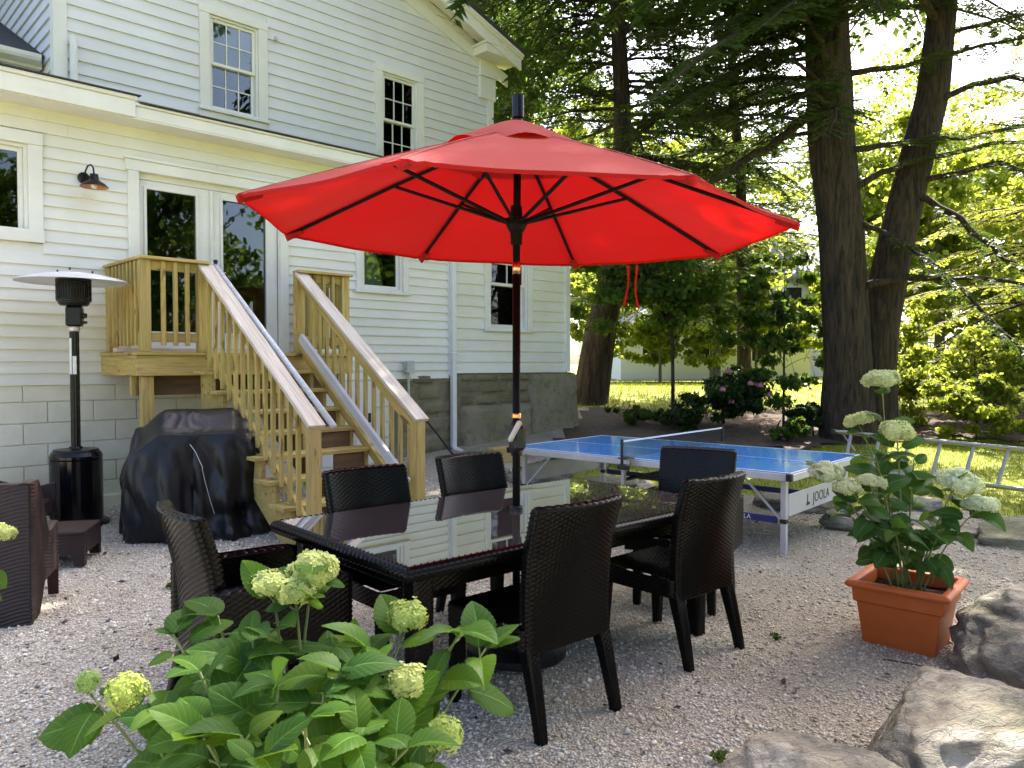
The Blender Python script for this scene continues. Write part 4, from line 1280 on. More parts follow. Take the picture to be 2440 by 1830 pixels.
MB().add(lathe([(.05, 1.96), (.11, 1.968), (.125, 1.99), (.125, 2.0), (.14, 2.005), (.14, 2.02)], 32)).build('burner_pan', M['black_metal'], PH)
em = MB()
for k in range(40):
    a = 2 * math.pi * k / 40
    em.add(box(-.003, .003, -.0045, .0045, 2.02, 2.185), M=Matrix.Rotation(a, 4, 'Z') @ Matrix.Translation((.138, 0, 0)))
for i in range(7):
    z = 2.04 + i * .022
    em.add(lathe([(.137, z), (.1395, z + .002), (.1395, z + .006), (.137, z + .008)], 40, False))
em.build('emitter_screen', M['black_metal'], PH)
MB().add(lathe([(.11, 2.02), (.11, 2.18)], 24, False)).build('emitter_core', M['black_plastic'], PH)
MB().add(lathe([(.142, 2.187), (.142, 2.205), (.05, 2.215)], 32)).build('emitter_cap', M['black_metal'], PH)
hood = MB()
for k in range(3):
    def hd(s, t, k=k):
        a = 2 * math.pi * (k + s * .998) / 3; r = .03 + .425 * t
        return (r * math.cos(a), r * math.sin(a), 2.262 - .075 * t ** 1.8 - (.010 if t > .97 else 0))
    hood.add(gridsurf(hd, 20, 12), smooth=True)
    def hd2(s, t, k=k):
        p = hd(s, t, k); return (p[0], p[1], p[2] - .003)
    hood.add(gridsurf(hd2, 20, 12), smooth=True)
hood.build('reflector_hood', M['hood_metal'], PH)
for k in range(3):
    a = R(30 + 120 * k)
    MB().add(tube([(.16 * math.cos(a), .16 * math.sin(a), 2.27), (.16 * math.cos(a), .16 * math.sin(a), 2.29)], .008, 8)).build('wing_nut', M['black_metal'], PH)

# ------------------------------------------------------------------ covered grill
G = empty('covered_grill', (-2.73, 6.60, .012), R(20), 'barbecue grill under a draped black cover beside the staircase', 'grill')
def g_h(x, y):
    """top of the covered grill: lid sloping to the front, shelves lower at both ends"""
    z = .885 + .175 * smooth01((y + .33) / .33) - .13 * smooth01((y - .17) / .16)
    z -= .15 * smooth01((-x - .22) / .22) + .075 * smooth01((x - .30) / .14)
    w = noise.noise(Vector((x * 5, y * 5, 2))); w2 = abs(noise.noise(Vector((x * 11 + 2, y * 8, 4))))
    return z + .009 * w - .016 * w2 * smooth01((.30 - abs(x + .05)) / .2) * smooth01((-y + .12) / .2)
def gcover(s, t):
    # t 0..0.68 skirt from the hem up, then the top
    k = .68
    if t <= k:
        q = t / k
        hx = .505 - .045 * q ** .7; hy = .375 - .045 * q ** .7
        x, y, nx, ny = rrect(hx, hy, .055 + .05 * (1 - q), s)
        top = g_h(x * .99, y * .99)
        z = top * q
        low = (1 - q)
        fold = noise.noise(Vector((x * 4.5, y * 4.5, z * 1.1))) * .10 + abs(noise.noise(Vector((x * 8 + 3, y * 8, z * 2.0)))) * .09
        fold *= (.26 + .8 * low ** 1.2) * smooth01((1 - q) / .12 + .15)
        fold += .060 * low ** .9 * max(0, math.sin(s * 69 + 2 * math.sin(s * 11) + 1.5 * z)) * smooth01(low / .2)
        fold += .020 * (abs(math.sin(s * 41 + z * 7)) - .5) * smooth01(low / .15)
        a = s if s < .5 else s - 1
        pin = .085 * math.exp(-((z - .20) / .075) ** 2) * math.exp(-((a - .10) / .06) ** 2)
        fold += .05 * math.exp(-((z - .08) / .06) ** 2) * math.exp(-((a - .10) / .05) ** 2)
        x += nx * (fold - pin); y += ny * (fold - pin)
        x -= .05 * math.exp(-((z - .5) / .2) ** 2) * (1 if x < -.3 else 0)
        if q < .02: z = max(0.0, .012 * math.sin(s * 37) + .010)
        return (x, y, z)
    q = (t - k) / (1 - k)
    sc = (1 - q) * .995
    x, y, nx, ny = rrect(.46, .33, .055, s)
    x *= sc; y *= sc
    return (x, y, g_h(x, y))
cv = MB().add(gridsurf(gcover, 190, 90), smooth=True)
cv.build('cover', M['cover_cloth'], G)
MB().add(tube([(-.02, -.372, .80), (.02, -.385, .74), (.07, -.395, .62), (.075, -.40, .60)], .003, 6)).build('draw_cord', M['grey_box'], G)
MB().add(tube([(.07, -.392, .60), (.095, -.39, .48), (.13, -.385, .33), (.16, -.37, .22)], .0025, 6)).build('cover_seam', M['grey_box'], G)

# ------------------------------------------------------------------ table tennis table
PA = R(-41.5)
P = empty('table_tennis_table', (1.535, 7.14, .02), PA, 'blue outdoor table tennis table with net and silver frame', 'table')
TZ = .64; LX, LY = 1.39, .79
for sx in (-1, 1):
    a, b = (sx * .004, sx * LX)
    MB().add(cbox(a, b, -LY, LY, TZ - .006, TZ, .001)).build('table_half', M['blue_top'], P)
    x0, x1 = min(a, b), max(a, b)
    w = .02
    ln = MB().add(box(x0 + .001, x1 - .001, -LY + .001, -LY + w, TZ + .001, TZ + .0022)).add(box(x0 + .001, x1 - .001, LY - w, LY - .001, TZ + .001, TZ + .0022))
    xe0, xe1 = (x1 - w, x1 - .001) if sx > 0 else (x0 + .001, x0 + w)
    ln.add(box(xe0, xe1, -LY + w, LY - w, TZ + .001, TZ + .0022)).add(box(x0 + .001 if sx < 0 else x0 + .001, x1 - w if sx > 0 else x1, -.0015, .0015, TZ + .0012, TZ + .0023))
    ln.build('white_line', M['white_line'], P)
    fr = MB().add(cbox(x0, x1, -LY - .004, -LY + .026, TZ - .062, TZ - .0065)).add(cbox(x0, x1, LY - .026, LY + .004, TZ - .062, TZ - .0065))
    xe = sx * LX
    fr.add(cbox(xe - sx * .03, xe + sx * .004, -LY + .0265, LY - .0265, TZ - .062, TZ - .0065))
    fr.build('apron', M['table_silver'], P)
    # end leg frame
    xl = sx * (LX - .10)
    for sy in (-1, 1):
        MB().add(cbox(xl - .022, xl + .022, sy * (LY - .12) - .022, sy * (LY - .12) + .022, -.02, TZ - .063)).build('leg', M['table_silver'], P)
        MB().add(cbox(xl - .026, xl + .026, sy * (LY - .12) - .026, sy * (LY - .12) + .026, .24, .275)).build('leg_clamp', M['black_plastic'], P)
        MB().add(tube([(xl - sx * .02, sy * (LY - .12), .26), (xl - sx * .33, sy * (LY - .12), TZ - .07)], .011, 8)).build('brace', M['table_silver'], P)
        MB().add(cbox(xe - sx * .035, xe + sx * .012, sy * (LY + .008) - .02, sy * (LY + .008) + .02, TZ - .058, TZ - .002, .006)).build('corner_guard', M['black_plastic'], P)
    MB().add(cbox(xl - .006 + sx * .02, xl + .006 + sx * .02, -LY + .145, LY - .145, .29, .46)).build('end_panel', M['table_silver'], P)
    # inner legs on wheels
    xi = sx * .20
    for sy in (-1, 1):
        MB().add(cbox(xi - .018, xi + .018, sy * (LY - .2) - .018, sy * (LY - .2) + .018, .10, TZ - .063)).build('leg', M['table_silver'], P)
        MB().add(tube([(xi - .02, sy * (LY - .02), .05), (xi + .02, sy * (LY - .02), .05)], .045, 16)).build('wheel', M['black_plastic'], P)
    MB().add(cbox(xi - .02, xi + .02, -LY - .04, LY + .04, .075, .115)).build('foot_bar', M['table_silver'], P)
    MB().add(cbox(xi - .012, xi + .012, -LY + .22, LY - .22, .40, .43)).build('cross_bar', M['black_metal'], P)
for sy in (-1, 1):
    MB().add(cbox(-LX + .15, LX - .15, sy * (LY - .2) - .04, sy * (LY - .2) - .02, .245, .275) if False else cbox(-1.24, 1.24, sy * (LY - .12) - .008, sy * (LY - .12) + .008, .235, .285)).build('safety_bar', M['navy'], P)
    MB().add(cbox(-.19, .19, sy * (LY - .3) - .01, sy * (LY - .3) + .01, .42, .45)).build('link_bar', M['black_metal'], P)

def lettering(body, size, mat, parent, loc, rot, name='lettering'):
    cu_ = bpy.data.curves.new('txt', 'FONT'); cu_.body = body; cu_.size = size; cu_.extrude = .0008; cu_.align_x = 'CENTER'; cu_.align_y = 'CENTER'
    cu_.space_character = 1.08
    to = bpy.data.objects.new('txt', cu_); COL.objects.link(to)
    dg = bpy.context.evaluated_depsgraph_get()
    me = bpy.data.meshes.new_from_object(to.evaluated_get(dg))
    bpy.data.objects.remove(to); bpy.data.curves.remove(cu_)
    me.materials.clear()
    return link(name, me, mat, parent, loc, rot)
xe = LX - .10 + .0275
lettering('JOOLA', .115, M['lettering_dark'], P, (xe, .03, .37), (R(90), 0, R(90)))
MB().add(prism([(-.045, -.04), (.035, -.04), (.03, -.018), (-.005, -.018), (.0, .045), (-.015, .045), (-.02, -.012)], -.0008, .0008, 'z')).build('emblem', M['lettering_dark'], P, (xe, -.26, .37), (R(90), 0, R(90)))
lettering('JOOLA', .05, M['white_line'], P, (.95, -LY + .12 - .0095, .26), (R(90), 0, 0))
lettering('JOOLA', .05, M['white_line'], P, (-.95, -LY + .12 - .0095, .26), (R(90), 0, 0))
# net
NH = .16
nt = MB()
y0, y1 = -LY - .13, LY + .13
n = int((y1 - y0) / .014)
for i in range(n + 1):
    y = y0 + (y1 - y0) * i / n; nt.add(box(-.0008, .0008, y - .0008, y + .0008, TZ + .012, TZ + NH - .012))
for j in range(9):
    z = TZ + .014 + j * .0145; nt.add(box(-.0009, .0009, y0, y1, z - .0008, z + .0008))
nt.build('net', M['net_black'], P)
MB().add(cbox(-.003, .003, y0, y1, TZ + NH - .014, TZ + NH, .001)).build('net_tape', M['white_line'], P)
for y in (y0, y1):
    s = 1 if y > 0 else -1
    MB().add(cbox(-.012, .012, y - .010, y + .010, TZ - .04, TZ + NH + .012, .004)).add(cbox(-.03, .03, y - s * .12, y + s * .01, TZ - .045, TZ - .0, .008) if False else cbox(-.045, .045, min(y, y - s * .125), max(y, y - s * .125), TZ + .003, TZ + .014, .003)).add(cbox(-.05, .05, min(y + s * .011, y - s * .05), max(y + s * .011, y - s * .05), TZ - .085, TZ - .04, .008)).add(tube([(0, y - s * .1, TZ - .12), (0, y - s * .1, TZ - .06)], .008, 8)).build('net_post', M['black_plastic'], P)

# ------------------------------------------------------------------ brown resin lounge furniture
def wavy_panel(x, y0, y1, zfun, zbot, n=26, m=64, amp=.0035, axis='x', out=1):
    """side panel with moulded wavy ribs"""
    def fn(s, t):
        y = y0 + (y1 - y0) * s
        zb, zt = zbot(s), zfun(s)
        z = zb + (zt - zb) * t
        w = math.sin((z + .018 * math.sin((y - y0) * 16)) * 2 * math.pi / .021)
        d = out * amp * w
        return (x + d, y, z) if axis == 'x' else (y, x + d, z)
    return gridsurf(fn, n, m)
def lounge(loc, rz, label, w=.70, dp=.62, hb=.80, ha=.47):
    c = empty('lounge_chair', (loc[0], loc[1], .012), rz, label, 'armchair', 'brown lounge chairs')
    hx = w / 2
    def top(s):   # s 0 back .. 1 front
        return hb - (hb - ha + .02) * smooth01((s - .28) / .42) + .03 * smooth01((s - .72) / .28)
    def bot(s):
        return .02 + .17 * smooth01((s - .22) / .3) * (1 - smooth01((s - .93) / .05))
    for sx in (-1, 1):
        mb = MB().add(wavy_panel(sx * hx, -dp / 2, dp / 2, top, bot, 44, 150, out=sx), smooth=True)
        mb.add(wavy_panel(sx * (hx - .055), -dp / 2, dp / 2, top, bot, 44, 40, 0, out=sx), smooth=True)
        def edge(s, t, sx=sx): return (sx * (hx - .055 * t), -dp / 2 + dp * s, top(s) + .004 * math.sin(math.pi * t))
        def edge2(s, t, sx=sx): return (sx * (hx - .055 * t), -dp / 2 + dp * s, bot(s))
        def fr(s, t, sx=sx): return (sx * (hx - .055 * s), dp / 2, bot(1) + (top(1) - bot(1)) * t)
        mb.add(gridsurf(edge, 44, 3)).add(gridsurf(edge2, 44, 1)).add(gridsurf(fr, 1, 1))
        mb.build('side_panel', M['wicker_brown'], c)
    bk = MB().add(wavy_panel(-dp / 2 - .002, -hx + .003, hx - .003, lambda s: hb, lambda s: .02, 44, 150, axis='y', out=-1), smooth=True)
    bk.add(box(-hx + .056, hx - .056, -dp / 2 + .004, -dp / 2 + .07, .1, hb))
    bk.build('back_panel', M['wicker_brown'], c)
    MB().add(cbox(-hx + .056, hx - .056, -dp / 2 + .071, dp / 2 - .02, .22, .34, .01)).build('seat', M['wicker_brown'], c)
    return c
c1 = lounge((-2.74 - .33, 4.27 + .10), R(18.6), 'brown ribbed resin armchair turned away at the left edge')
c2 = lounge((-4.02, 6.05), R(-70), 'brown resin armchair half hidden behind the other armchair', hb=.5, ha=.45, w=.6)
LT = empty('low_table', (-3.42, 5.58, .012), R(14), 'low brown resin side table standing on the gravel by the heater', 'table')
hx, hy = .33, .22
MB().add(cbox(-hx, hx, -hy, hy, .235, .262, .005)).build('table_top', M['wicker_brown'], LT)
def tb(s): return .012 + .085 * smooth01(min(s, 1 - s) / .03 - 3.5)
for (x, y0, y1, ax, o_) in ((-hy + .003, -hx + .003, hx - .003, 'y', -1), (hy - .003, -hx + .003, hx - .003, 'y', 1), (-hx + .003, -hy + .003, hy - .003, 'x', -1), (hx - .003, -hy + .003, hy - .003, 'x', 1)):
    mb = MB().add(wavy_panel(x, y0, y1, lambda s: .235, tb, 40, 40, .0015, ax, o_), smooth=True)
    mb.add(wavy_panel(x - o_ * .03, y0 + .005, y1 - .005, lambda s: .235, tb, 40, 4, 0, ax, o_), smooth=True)
    mb.build('side_panel', M['wicker_brown'], LT)

# ------------------------------------------------------------------ ladder
LA = empty('ladder', (0, 0, 0), 0, 'aluminium ladder lying on its edge behind the potted hydrangea', 'ladder')
tl, tr_ = Vector((3.93, 9.35, .64)), Vector((5.9, 7.55, .54))
bl, br = Vector((3.80, 9.20, .24)), Vector((5.68, 7.46, .155))
dirv = (tr_ - tl).normalized()
tr_ = tl + dirv * 4.2; br = bl + (br - bl).normalized() * 4.05
bar(tl, tr_, .07, .028, 'side_rail', M['aluminium'], LA, up=(tl - bl))
bar(bl, br, .07, .028, 'side_rail', M['aluminium'], LA, up=(tl - bl))
for i in range(13):
    t = (i + .6) / 13
    MB().add(tube([bl.lerp(br, t) + Vector((0, 0, .012)), tl.lerp(tr_, t) - Vector((0, 0, .012))], .019, 10)).build('rung', M['aluminium'], LA)
MB().add(tube([tl + dirv * .1 - Vector((0, 0, .02)), tl.lerp(bl, .5) + dirv * .28], .008, 6)).build('strut', M['aluminium'], LA)
MB().add(cbox(-.03, .03, -.04, .04, -.025, .025)).build('end_cap', M['black_plastic'], LA, tl)
# ------------------------------------------------------------------ boulders
def ico(sub):
    t = (1 + 5 ** .5) / 2
    v = [Vector(p).normalized() for p in ((-1, t, 0), (1, t, 0), (-1, -t, 0), (1, -t, 0), (0, -1, t), (0, 1, t), (0, -1, -t), (0, 1, -t), (t, 0, -1), (t, 0, 1), (-t, 0, -1), (-t, 0, 1))]
    f = [(0, 11, 5), (0, 5, 1), (0, 1, 7), (0, 7, 10), (0, 10, 11), (1, 5, 9), (5, 11, 4), (11, 10, 2), (10, 7, 6), (7, 1, 8), (3, 9, 4), (3, 4, 2), (3, 2, 6), (3, 6, 8), (3, 8, 9), (4, 9, 5), (2, 4, 11), (6, 2, 10), (8, 6, 7), (9, 8, 1)]
    for _ in range(sub):
        c = {}; nf = []
        def mid(a, b):
            k = (min(a, b), max(a, b))
            if k not in c: c[k] = len(v); v.append((v[a] + v[b]).normalized())
            return c[k]
        for a, b, d in f:
            x, y, z = mid(a, b), mid(b, d), mid(d, a); nf += [(a, x, z), (b, y, x), (d, z, y), (x, y, z)]
        f = nf
    return v, f
ICO = {k: ico(k) for k in (2, 3, 4, 5)}
def boulder(loc, size, rz, seed, label, sub=4, tilt=(0, 0), flat=.55, nm='boulder', npl=13, group='boulders edging the patio'):
    rr = random.Random(seed); off = Vector((rr.uniform(0, 90), rr.uniform(0, 90), rr.uniform(0, 90)))
    planes = []
    for k in range(npl):
        n_ = Vector((rr.gauss(0, 1), rr.gauss(0, 1), rr.gauss(0, .6))).normalized(); planes.append((n_, rr.uniform(.72, .90)))
    planes.append((Vector((rr.uniform(-.12, .12), rr.uniform(-.12, .12), 1)).normalized(), flat))
    v, f = ICO[sub]; out = []
    for p in v:
        q = p.copy()
        for n_, d in planes:
            e = q.dot(n_)
            if e > d: q -= n_ * (e - d) * .96
        s = 1 + .06 * noise.noise(q * 1.6 + off) + .035 * noise.noise(q * 4 + off) + .026 * noise.noise(q * 9 + off) + .018 * noise.noise(q * 20 + off)
        st = .018 * math.sin((q.z * 6 + q.x * 2.2 + noise.noise(q * 2 + off) * 2.0) * 3)
        q = q * (s + st)
        out.append((q.x * size[0], q.y * size[1], q.z * size[2]))
    me = MB().add((out, f), smooth=True).mesh(nm)
    o = link(nm, me, M['boulder'], None, loc, (tilt[0], tilt[1], rz))
    return tag(o, label, 'rock', group)
boulder((1.62, 2.60, .05), (.56, .42, .36), R(24), 64, 'large flat-topped boulder in the lower right corner, below the terracotta planter', 5, (R(7), R(-3)), .78, npl=5)
boulder((.92, 2.24, .07), (.36, .32, .30), R(20), 66, 'pale boulder at the bottom edge, left of the largest boulder', 5, (R(4), R(6)), .62, npl=6)
boulder((2.78, 3.38, .04), (.74, .62, .42), R(-20), 65, 'mossy boulder at the right edge beside the terracotta planter', 5, (R(4), R(3)), .66, npl=4)
boulder((2.45, 2.58, -.14), (.45, .4, .26), R(60), 14, 'low dark stone wedged behind the largest boulder at the right edge', 4)
boulder((4.45, 6.15, .02), (.85, .55, .30), R(-25), 15, 'broad grey flat stone at the right edge behind the hydrangea blooms', 4, (R(3), R(-3)), .45)
boulder((3.42, 6.72, .03), (.72, .40, .20), R(-20), 16, 'pale flat slab on the gravel behind the potted hydrangea', 4, (R(2), R(4)), .4)
boulder((2.95, 7.62, .03), (.52, .36, .24), R(-10), 17, 'brown stone seen beneath the lettered end of the table tennis table', 4, flat=.5)
boulder((2.05, 8.5, .05), (.50, .34, .18), R(10), 18, 'flat stone in the grass behind the table tennis table legs', 3, flat=.5)
boulder((.30, 8.95, .08), (.55, .36, .22), R(15), 19, 'grey slab stone left of the table tennis table near the pole', 4, flat=.45)
boulder((.98, 8.75, .07), (.50, .30, .17), R(-8), 20, 'pale slab stone under the left end of the table tennis table', 4, flat=.4)
boulder((-.38, 9.25, .09), (.42, .32, .20), R(30), 21, 'grey stone between the umbrella pole and the stairs', 4, flat=.5)
boulder(tuple(hw(6.95, -.55, .22)), (.48, .30, .09), HA, 22, 'thin flat splash stone below the downspout', 4, flat=.5)
boulder((4.0, 7.55, .05), (.30, .25, .16), R(50), 23, 'small rounded stone under the ladder', 3)
tmb = MB().add(cbox(-.30, .30, -.075, .075, -.02, .22, .012)).build('landscape_timber', M['lumber'], None, (-.05, 9.9, gz(0, 9.9)), (0, 0, R(40)))
tag(tmb, 'short wooden timber on the ground before the stone foundation', 'timber')

# ------------------------------------------------------------------ plants: leaves and flower heads
def hyd_leaf_mesh(seed, fold, droop, curl, L=1.0, nu=8, nv=22):
    rr = random.Random(seed); v = []; f = []; uv = []
    for j in range(nv + 1):
        t = j / nv
        w = .873 * (t ** .55) * ((1 - t) ** .82) if 0 < t < 1 else 0
        w *= .97
        for i in range(-nu, nu + 1):
            u = i / nu
            ww = w
            if abs(i) == nu and 0 < j < nv: ww = w * (1.035 if j % 2 else .965)
            x = u * ww
            z = fold * abs(x) * (1 - .3 * abs(u)) - droop * t * t - curl * (u * u) * w * .5
            z += .010 * math.cos(2 * math.pi * (t * 8 - 2.4 * abs(u) ** .8)) * (abs(u) ** .6) * (1 - t) * 2.0
            z += .025 * math.sin(3.1 * t + seed) * u
            y = t * (1 - .18 * droop * t)
            v.append((x, y, z)); uv.append((u, t))
    n = 2 * nu + 1
    for j in range(nv):
        for i in range(n - 1):
            a = j * n + i; f.append((a, a + 1, a + n + 1, a + n))
    me = np_mesh('leaf', v, f, True)
    l = me.uv_layers.new(name='UVMap')
    idx = np.array(f).ravel(); l.data.foreach_set('uv', np.array(uv, dtype=np.float32)[idx].ravel())
    return me
HLEAF = [hyd_leaf_mesh(i, *p) for i, p in enumerate(((.25, .35, .1), (.35, .55, .2), (.15, .2, .3), (.55, .45, .0), (.2, .75, .35), (.3, .1, -.1), (.1, .95, .2), (.6, .2, .1), (.2, .5, .5)))]
HLEAF_D = [m.copy() for m in HLEAF]

def floret_head(seed, n=330, rx=.085, rz=.055, fs=.0090, lump=.25):
    rr = np.random.default_rng(seed)
    k = np.arange(n) + .5
    ph = np.arccos(1 - 1.55 * k / n); th = np.pi * (1 + 5 ** .5) * k
    d = np.stack([np.sin(ph) * np.cos(th), np.sin(ph) * np.sin(th), np.cos(ph)], -1)
    lum = 1 + lump * (np.sin(d[:, 0] * 5 + seed) * np.sin(d[:, 1] * 4.3 + 2 * seed)) * .8 + rr.normal(0, .05, n)
    c = d * lum[:, None] * np.array([rx, rx, rz])
    V = []; F = []
    for i in range(n):
        nn = Vector(d[i] / np.array([rx, rx, rz])).normalized() + Vector(rr.normal(0, .25, 3)); nn.normalize()
        x, y = frame_of(nn); a0 = rr.uniform(0, 6.28); s = fs * rr.uniform(.75, 1.3); p0 = Vector(c[i])
        for q in range(4):
            a = a0 + q * math.pi / 2
            dx = x * math.cos(a) + y * math.sin(a); dy = x * -math.sin(a) + y * math.cos(a)
            b = len(V)
            V += [p0, p0 + dx * s * .6 + dy * s * .52 + nn * s * .12, p0 + dx * s * 1.12 + nn * s * .35, p0 + dx * s * .6 - dy * s * .52 + nn * s * .12]
            F.append((b, b + 1, b + 2, b + 3))
    # inner dome, so that the head is not hollow
    cv_, cf_ = ICO[2]
    b = len(V)
    for p in cv_:
        V.append(Vector((p.x * rx * .86, p.y * rx * .86, max(p.z, -.12) * rz * .86)))
    for q in cf_: F.append((q[0] + b, q[1] + b, q[2] + b, q[2] + b))
    F = [q for q in F]
    mb_ = MB(); mb_.v = [tuple(p) for p in V]; mb_.f = [q if q[2] != q[3] else q[:3] for q in F]; mb_.m = [0] * len(F); mb_.s = [False] * len(F)
    return mb_.mesh('flower_head')
HEADS = [floret_head(1, 300, fs=.0115), floret_head(2, 330, .09, .045, .0115), floret_head(3, 230, .075, .06, .0120), floret_head(4, 220, .05, .05, .0070)]

def quad_bez(a, b, c, n):
    a, b, c = Vector(a), Vector(b), Vector(c)
    return [a * (1 - t) ** 2 + b * 2 * t * (1 - t) + c * t * t for t in [i / n for i in range(n + 1)]]

def place_leaf(parent, meshes, mat, p, d, up, size, rr):
    d = Vector(d).normalized(); up = Vector(up); z = (up - d * up.dot(d))
    if z.length < 1e-3: z = Vector((0, 0, 1)) - d * d.z
    z.normalize(); x = d.cross(z)
    me = rr.choice(meshes)
    o = link('leaf', me, mat, parent)
    Mx = Matrix((x, d, z)).transposed().to_4x4(); Mx.translation = p
    sx = size * rr.uniform(.85, 1.1)
    o.matrix_local = Mx @ Matrix.Diagonal((sx, size, size, 1))
    return o

def hydrangea(name, base, label, stems, mat, meshes, seed, leaf=.115, nodes=(.42, .58, .72, .84, .93), stem_r=.0045, bow=.25, tipleaves=True):
    """stems: (tip xyz, head or None, size, colour, node list or None)"""
    rr = random.Random(seed)
    root = empty(name, base, 0, label, 'plant')
    B = Vector(base)
    for (tip, head, hs, colr) in stems:
        tip = Vector(tip) - B
        foot = Vector((rr.uniform(-.06, .06), rr.uniform(-.06, .06), 0)) + Vector((tip.x, tip.y, 0)) * .12
        mid = foot.lerp(tip, .5) + Vector((tip.x - foot.x, tip.y - foot.y, 0)) * -bow + Vector((0, 0, .10))
        path = quad_bez(foot, mid, tip - Vector((0, 0, .02 if head else 0)), 12)
        mb = MB().add(tube(path, [stem_r * (1.25 - .6 * i / 12) for i in range(13)], 6), smooth=True)
        a0 = rr.uniform(0, 6.28)
        n = len(nodes)
        for k, t in enumerate(nodes):
            t = min(.97, t + rr.uniform(-.03, .03))
            i = int(t * 12); p = path[i].lerp(path[min(i + 1, 12)], t * 12 - i)
            for sgn in (0, 1):
                a = a0 + k * math.pi / 2 + sgn * math.pi + rr.uniform(-.35, .35)
                if rr.random() < .08: continue
                el = rr.uniform(-.75, .7) + .45 * (k / n)
                d = Vector((math.cos(a) * math.cos(el), math.sin(a) * math.cos(el), math.sin(el)))
                sz = leaf * rr.choice((.62, .85, 1.0, 1.1, 1.25)) * rr.uniform(.9, 1.1) * (1.0 if t < .93 else .78)
                q = p + d * .022
                mb.add(tube([p, q], .0022, 5))
                up = Vector((rr.uniform(-.5, .5), rr.uniform(-.5, .5) - .6, 1))
                place_leaf(root, meshes, mat, q, d, up, sz, rr)
        if not head and tipleaves:
            for k in range(2):
                a = rr.uniform(0, 6.28); d = Vector((math.cos(a) * .8, math.sin(a) * .8, .45))
                place_leaf(root, meshes, mat, path[-1], d, Vector((-math.cos(a) * .6, -math.sin(a) * .6, 1)), leaf * rr.uniform(.6, .95), rr)
        mb.build('stem', M['stem'], root)
        if head is not None:
            h = link('flower_head', HEADS[head], M['floret'], root, tip, (rr.uniform(-.35, .2), rr.uniform(-.3, .3), rr.uniform(0, 6)))
            h.scale = (hs, hs, hs); h.color = (*colr, 1)
            # little stalks under the dome
            sb = MB()
            for k in range(9):
                a = k * 2.4; sb.add(tube([path[-1] - Vector((0, 0, .005)), tip + Vector((math.cos(a) * .05 * hs, math.sin(a) * .05 * hs, .012 * hs))], .0014, 4))
            sb.build('stalks', M['stem'], root)
    return root
LIME, CREAM, GREENW = (.40, .50, .04), (.60, .65, .20), (.46, .53, .24)
fg = [((-.555, 1.78, .958), 1, .56, CREAM), ((-.468, 1.80, .985), 0, .60, CREAM), ((-.492, 1.74, .948), 2, .52, CREAM),
      ((-.254, 1.85, .855), 2, .60, (.44, .54, .08)), ((-.22, 1.62, .795), 2, .52, CREAM), ((-.81, 1.60, .774), 3, .78, LIME), ((-.976, 1.75, .735), 3, .5, (.25, .42, .06)), ((-.14, 1.55, .709), 3, .72, (.32, .43, .04))]
for p in [(-.714, 1.85, .858), (-.80, 1.80, .83), (-.579, 1.70, .876), (-.658, 1.60, .823), (-.462, 1.50, .836), (-.411, 1.75, .816), (-.346, 1.80, .775), (-.123, 1.75, .848), (-.061, 1.80, .797),
          (-.70, 1.52, .77), (-.60, 1.47, .775), (-.50, 1.40, .783), (-.381, 1.40, .809), (-.282, 1.42, .773), (-.25, 1.60, .715), (-.371, 1.50, .817), (-.433, 1.30, .792), (-.731, 1.70, .709), (-.305, 1.75, .73), (-.56, 1.38, .79), (-.193, 1.40, .76)]:
    fg.append((p, None, 0, None))
for _ in range(4):
    fg.append(((random.uniform(-.70, -.20), random.uniform(1.45, 1.85), random.uniform(.74, .86)), None, 0, None))
hydrangea('hydrangea_shrub', (-.47, 1.62, .01), 'leafy hydrangea shrub with lime-cream blooms in the foreground before the table', fg, M['hyd_leaf'], HLEAF, 5, leaf=.128, nodes=(.60, .74, .87, .965))
hydrangea('hydrangea_shrub', (-1.95, 2.62, .01), 'hydrangea with one yellowish bloom cut off by the left edge', [((-1.76, 2.62, .885), 0, .55, CREAM), ((-1.82, 2.6, .80), None, 0, None), ((-1.92, 2.62, .84), None, 0, None)], M['hyd_leaf'], HLEAF, 9, leaf=.072)

# planter
PT = empty('planter', (2.05, 3.96, .012), R(-41), 'square terracotta planter with wide rim on the gravel', 'planter')
def sq_ring(h, z): return [(-h, -h * .93, z), (h, -h * .93, z), (h, h * .93, z), (-h, h * .93, z)]
def sq_loft(rings, capped=True):
    v = []; f = []
    for h, z in rings: v += sq_ring(h, z)
    for i in range(len(rings) - 1):
        for k in range(4):
            a = i * 4 + k; b = i * 4 + (k + 1) % 4; f.append((a, b, b + 4, a + 4))
    if capped: f.append((3, 2, 1, 0))
    return v, f
pv = sq_loft([(.163, .0), (.166, .004), (.194, .225), (.196, .229), (.206, .233), (.209, .237), (.214, .305)])
po_ = MB().add(pv)
PO = po_.build('pot_body', M['terracotta'], PT)
bm = PO.modifiers.new('bev', 'BEVEL'); bm.width = .006; bm.segments = 3; bm.limit_method = 'ANGLE'
rm_ = MB().add(sq_loft([(.196, .307), (.232, .306), (.242, .311), (.244, .323), (.240, .336), (.226, .343), (.208, .343), (.194, .338), (.190, .30), (.184, .24)], False))
RMo = rm_.build('rim', M['terracotta'], PT)
bm = RMo.modifiers.new('bev', 'BEVEL'); bm.width = .008; bm.segments = 3; bm.limit_method = 'ANGLE'
def soil(s, t):
    x = -.184 + .368 * s; y = (-.184 + .368 * t) * .93
    return (x, y, .278 + .012 * noise.noise(Vector((x * 18, y * 18, 1))))
MB().add(gridsurf(soil, 24, 24), smooth=True).build('soil', M['soil'], PT)
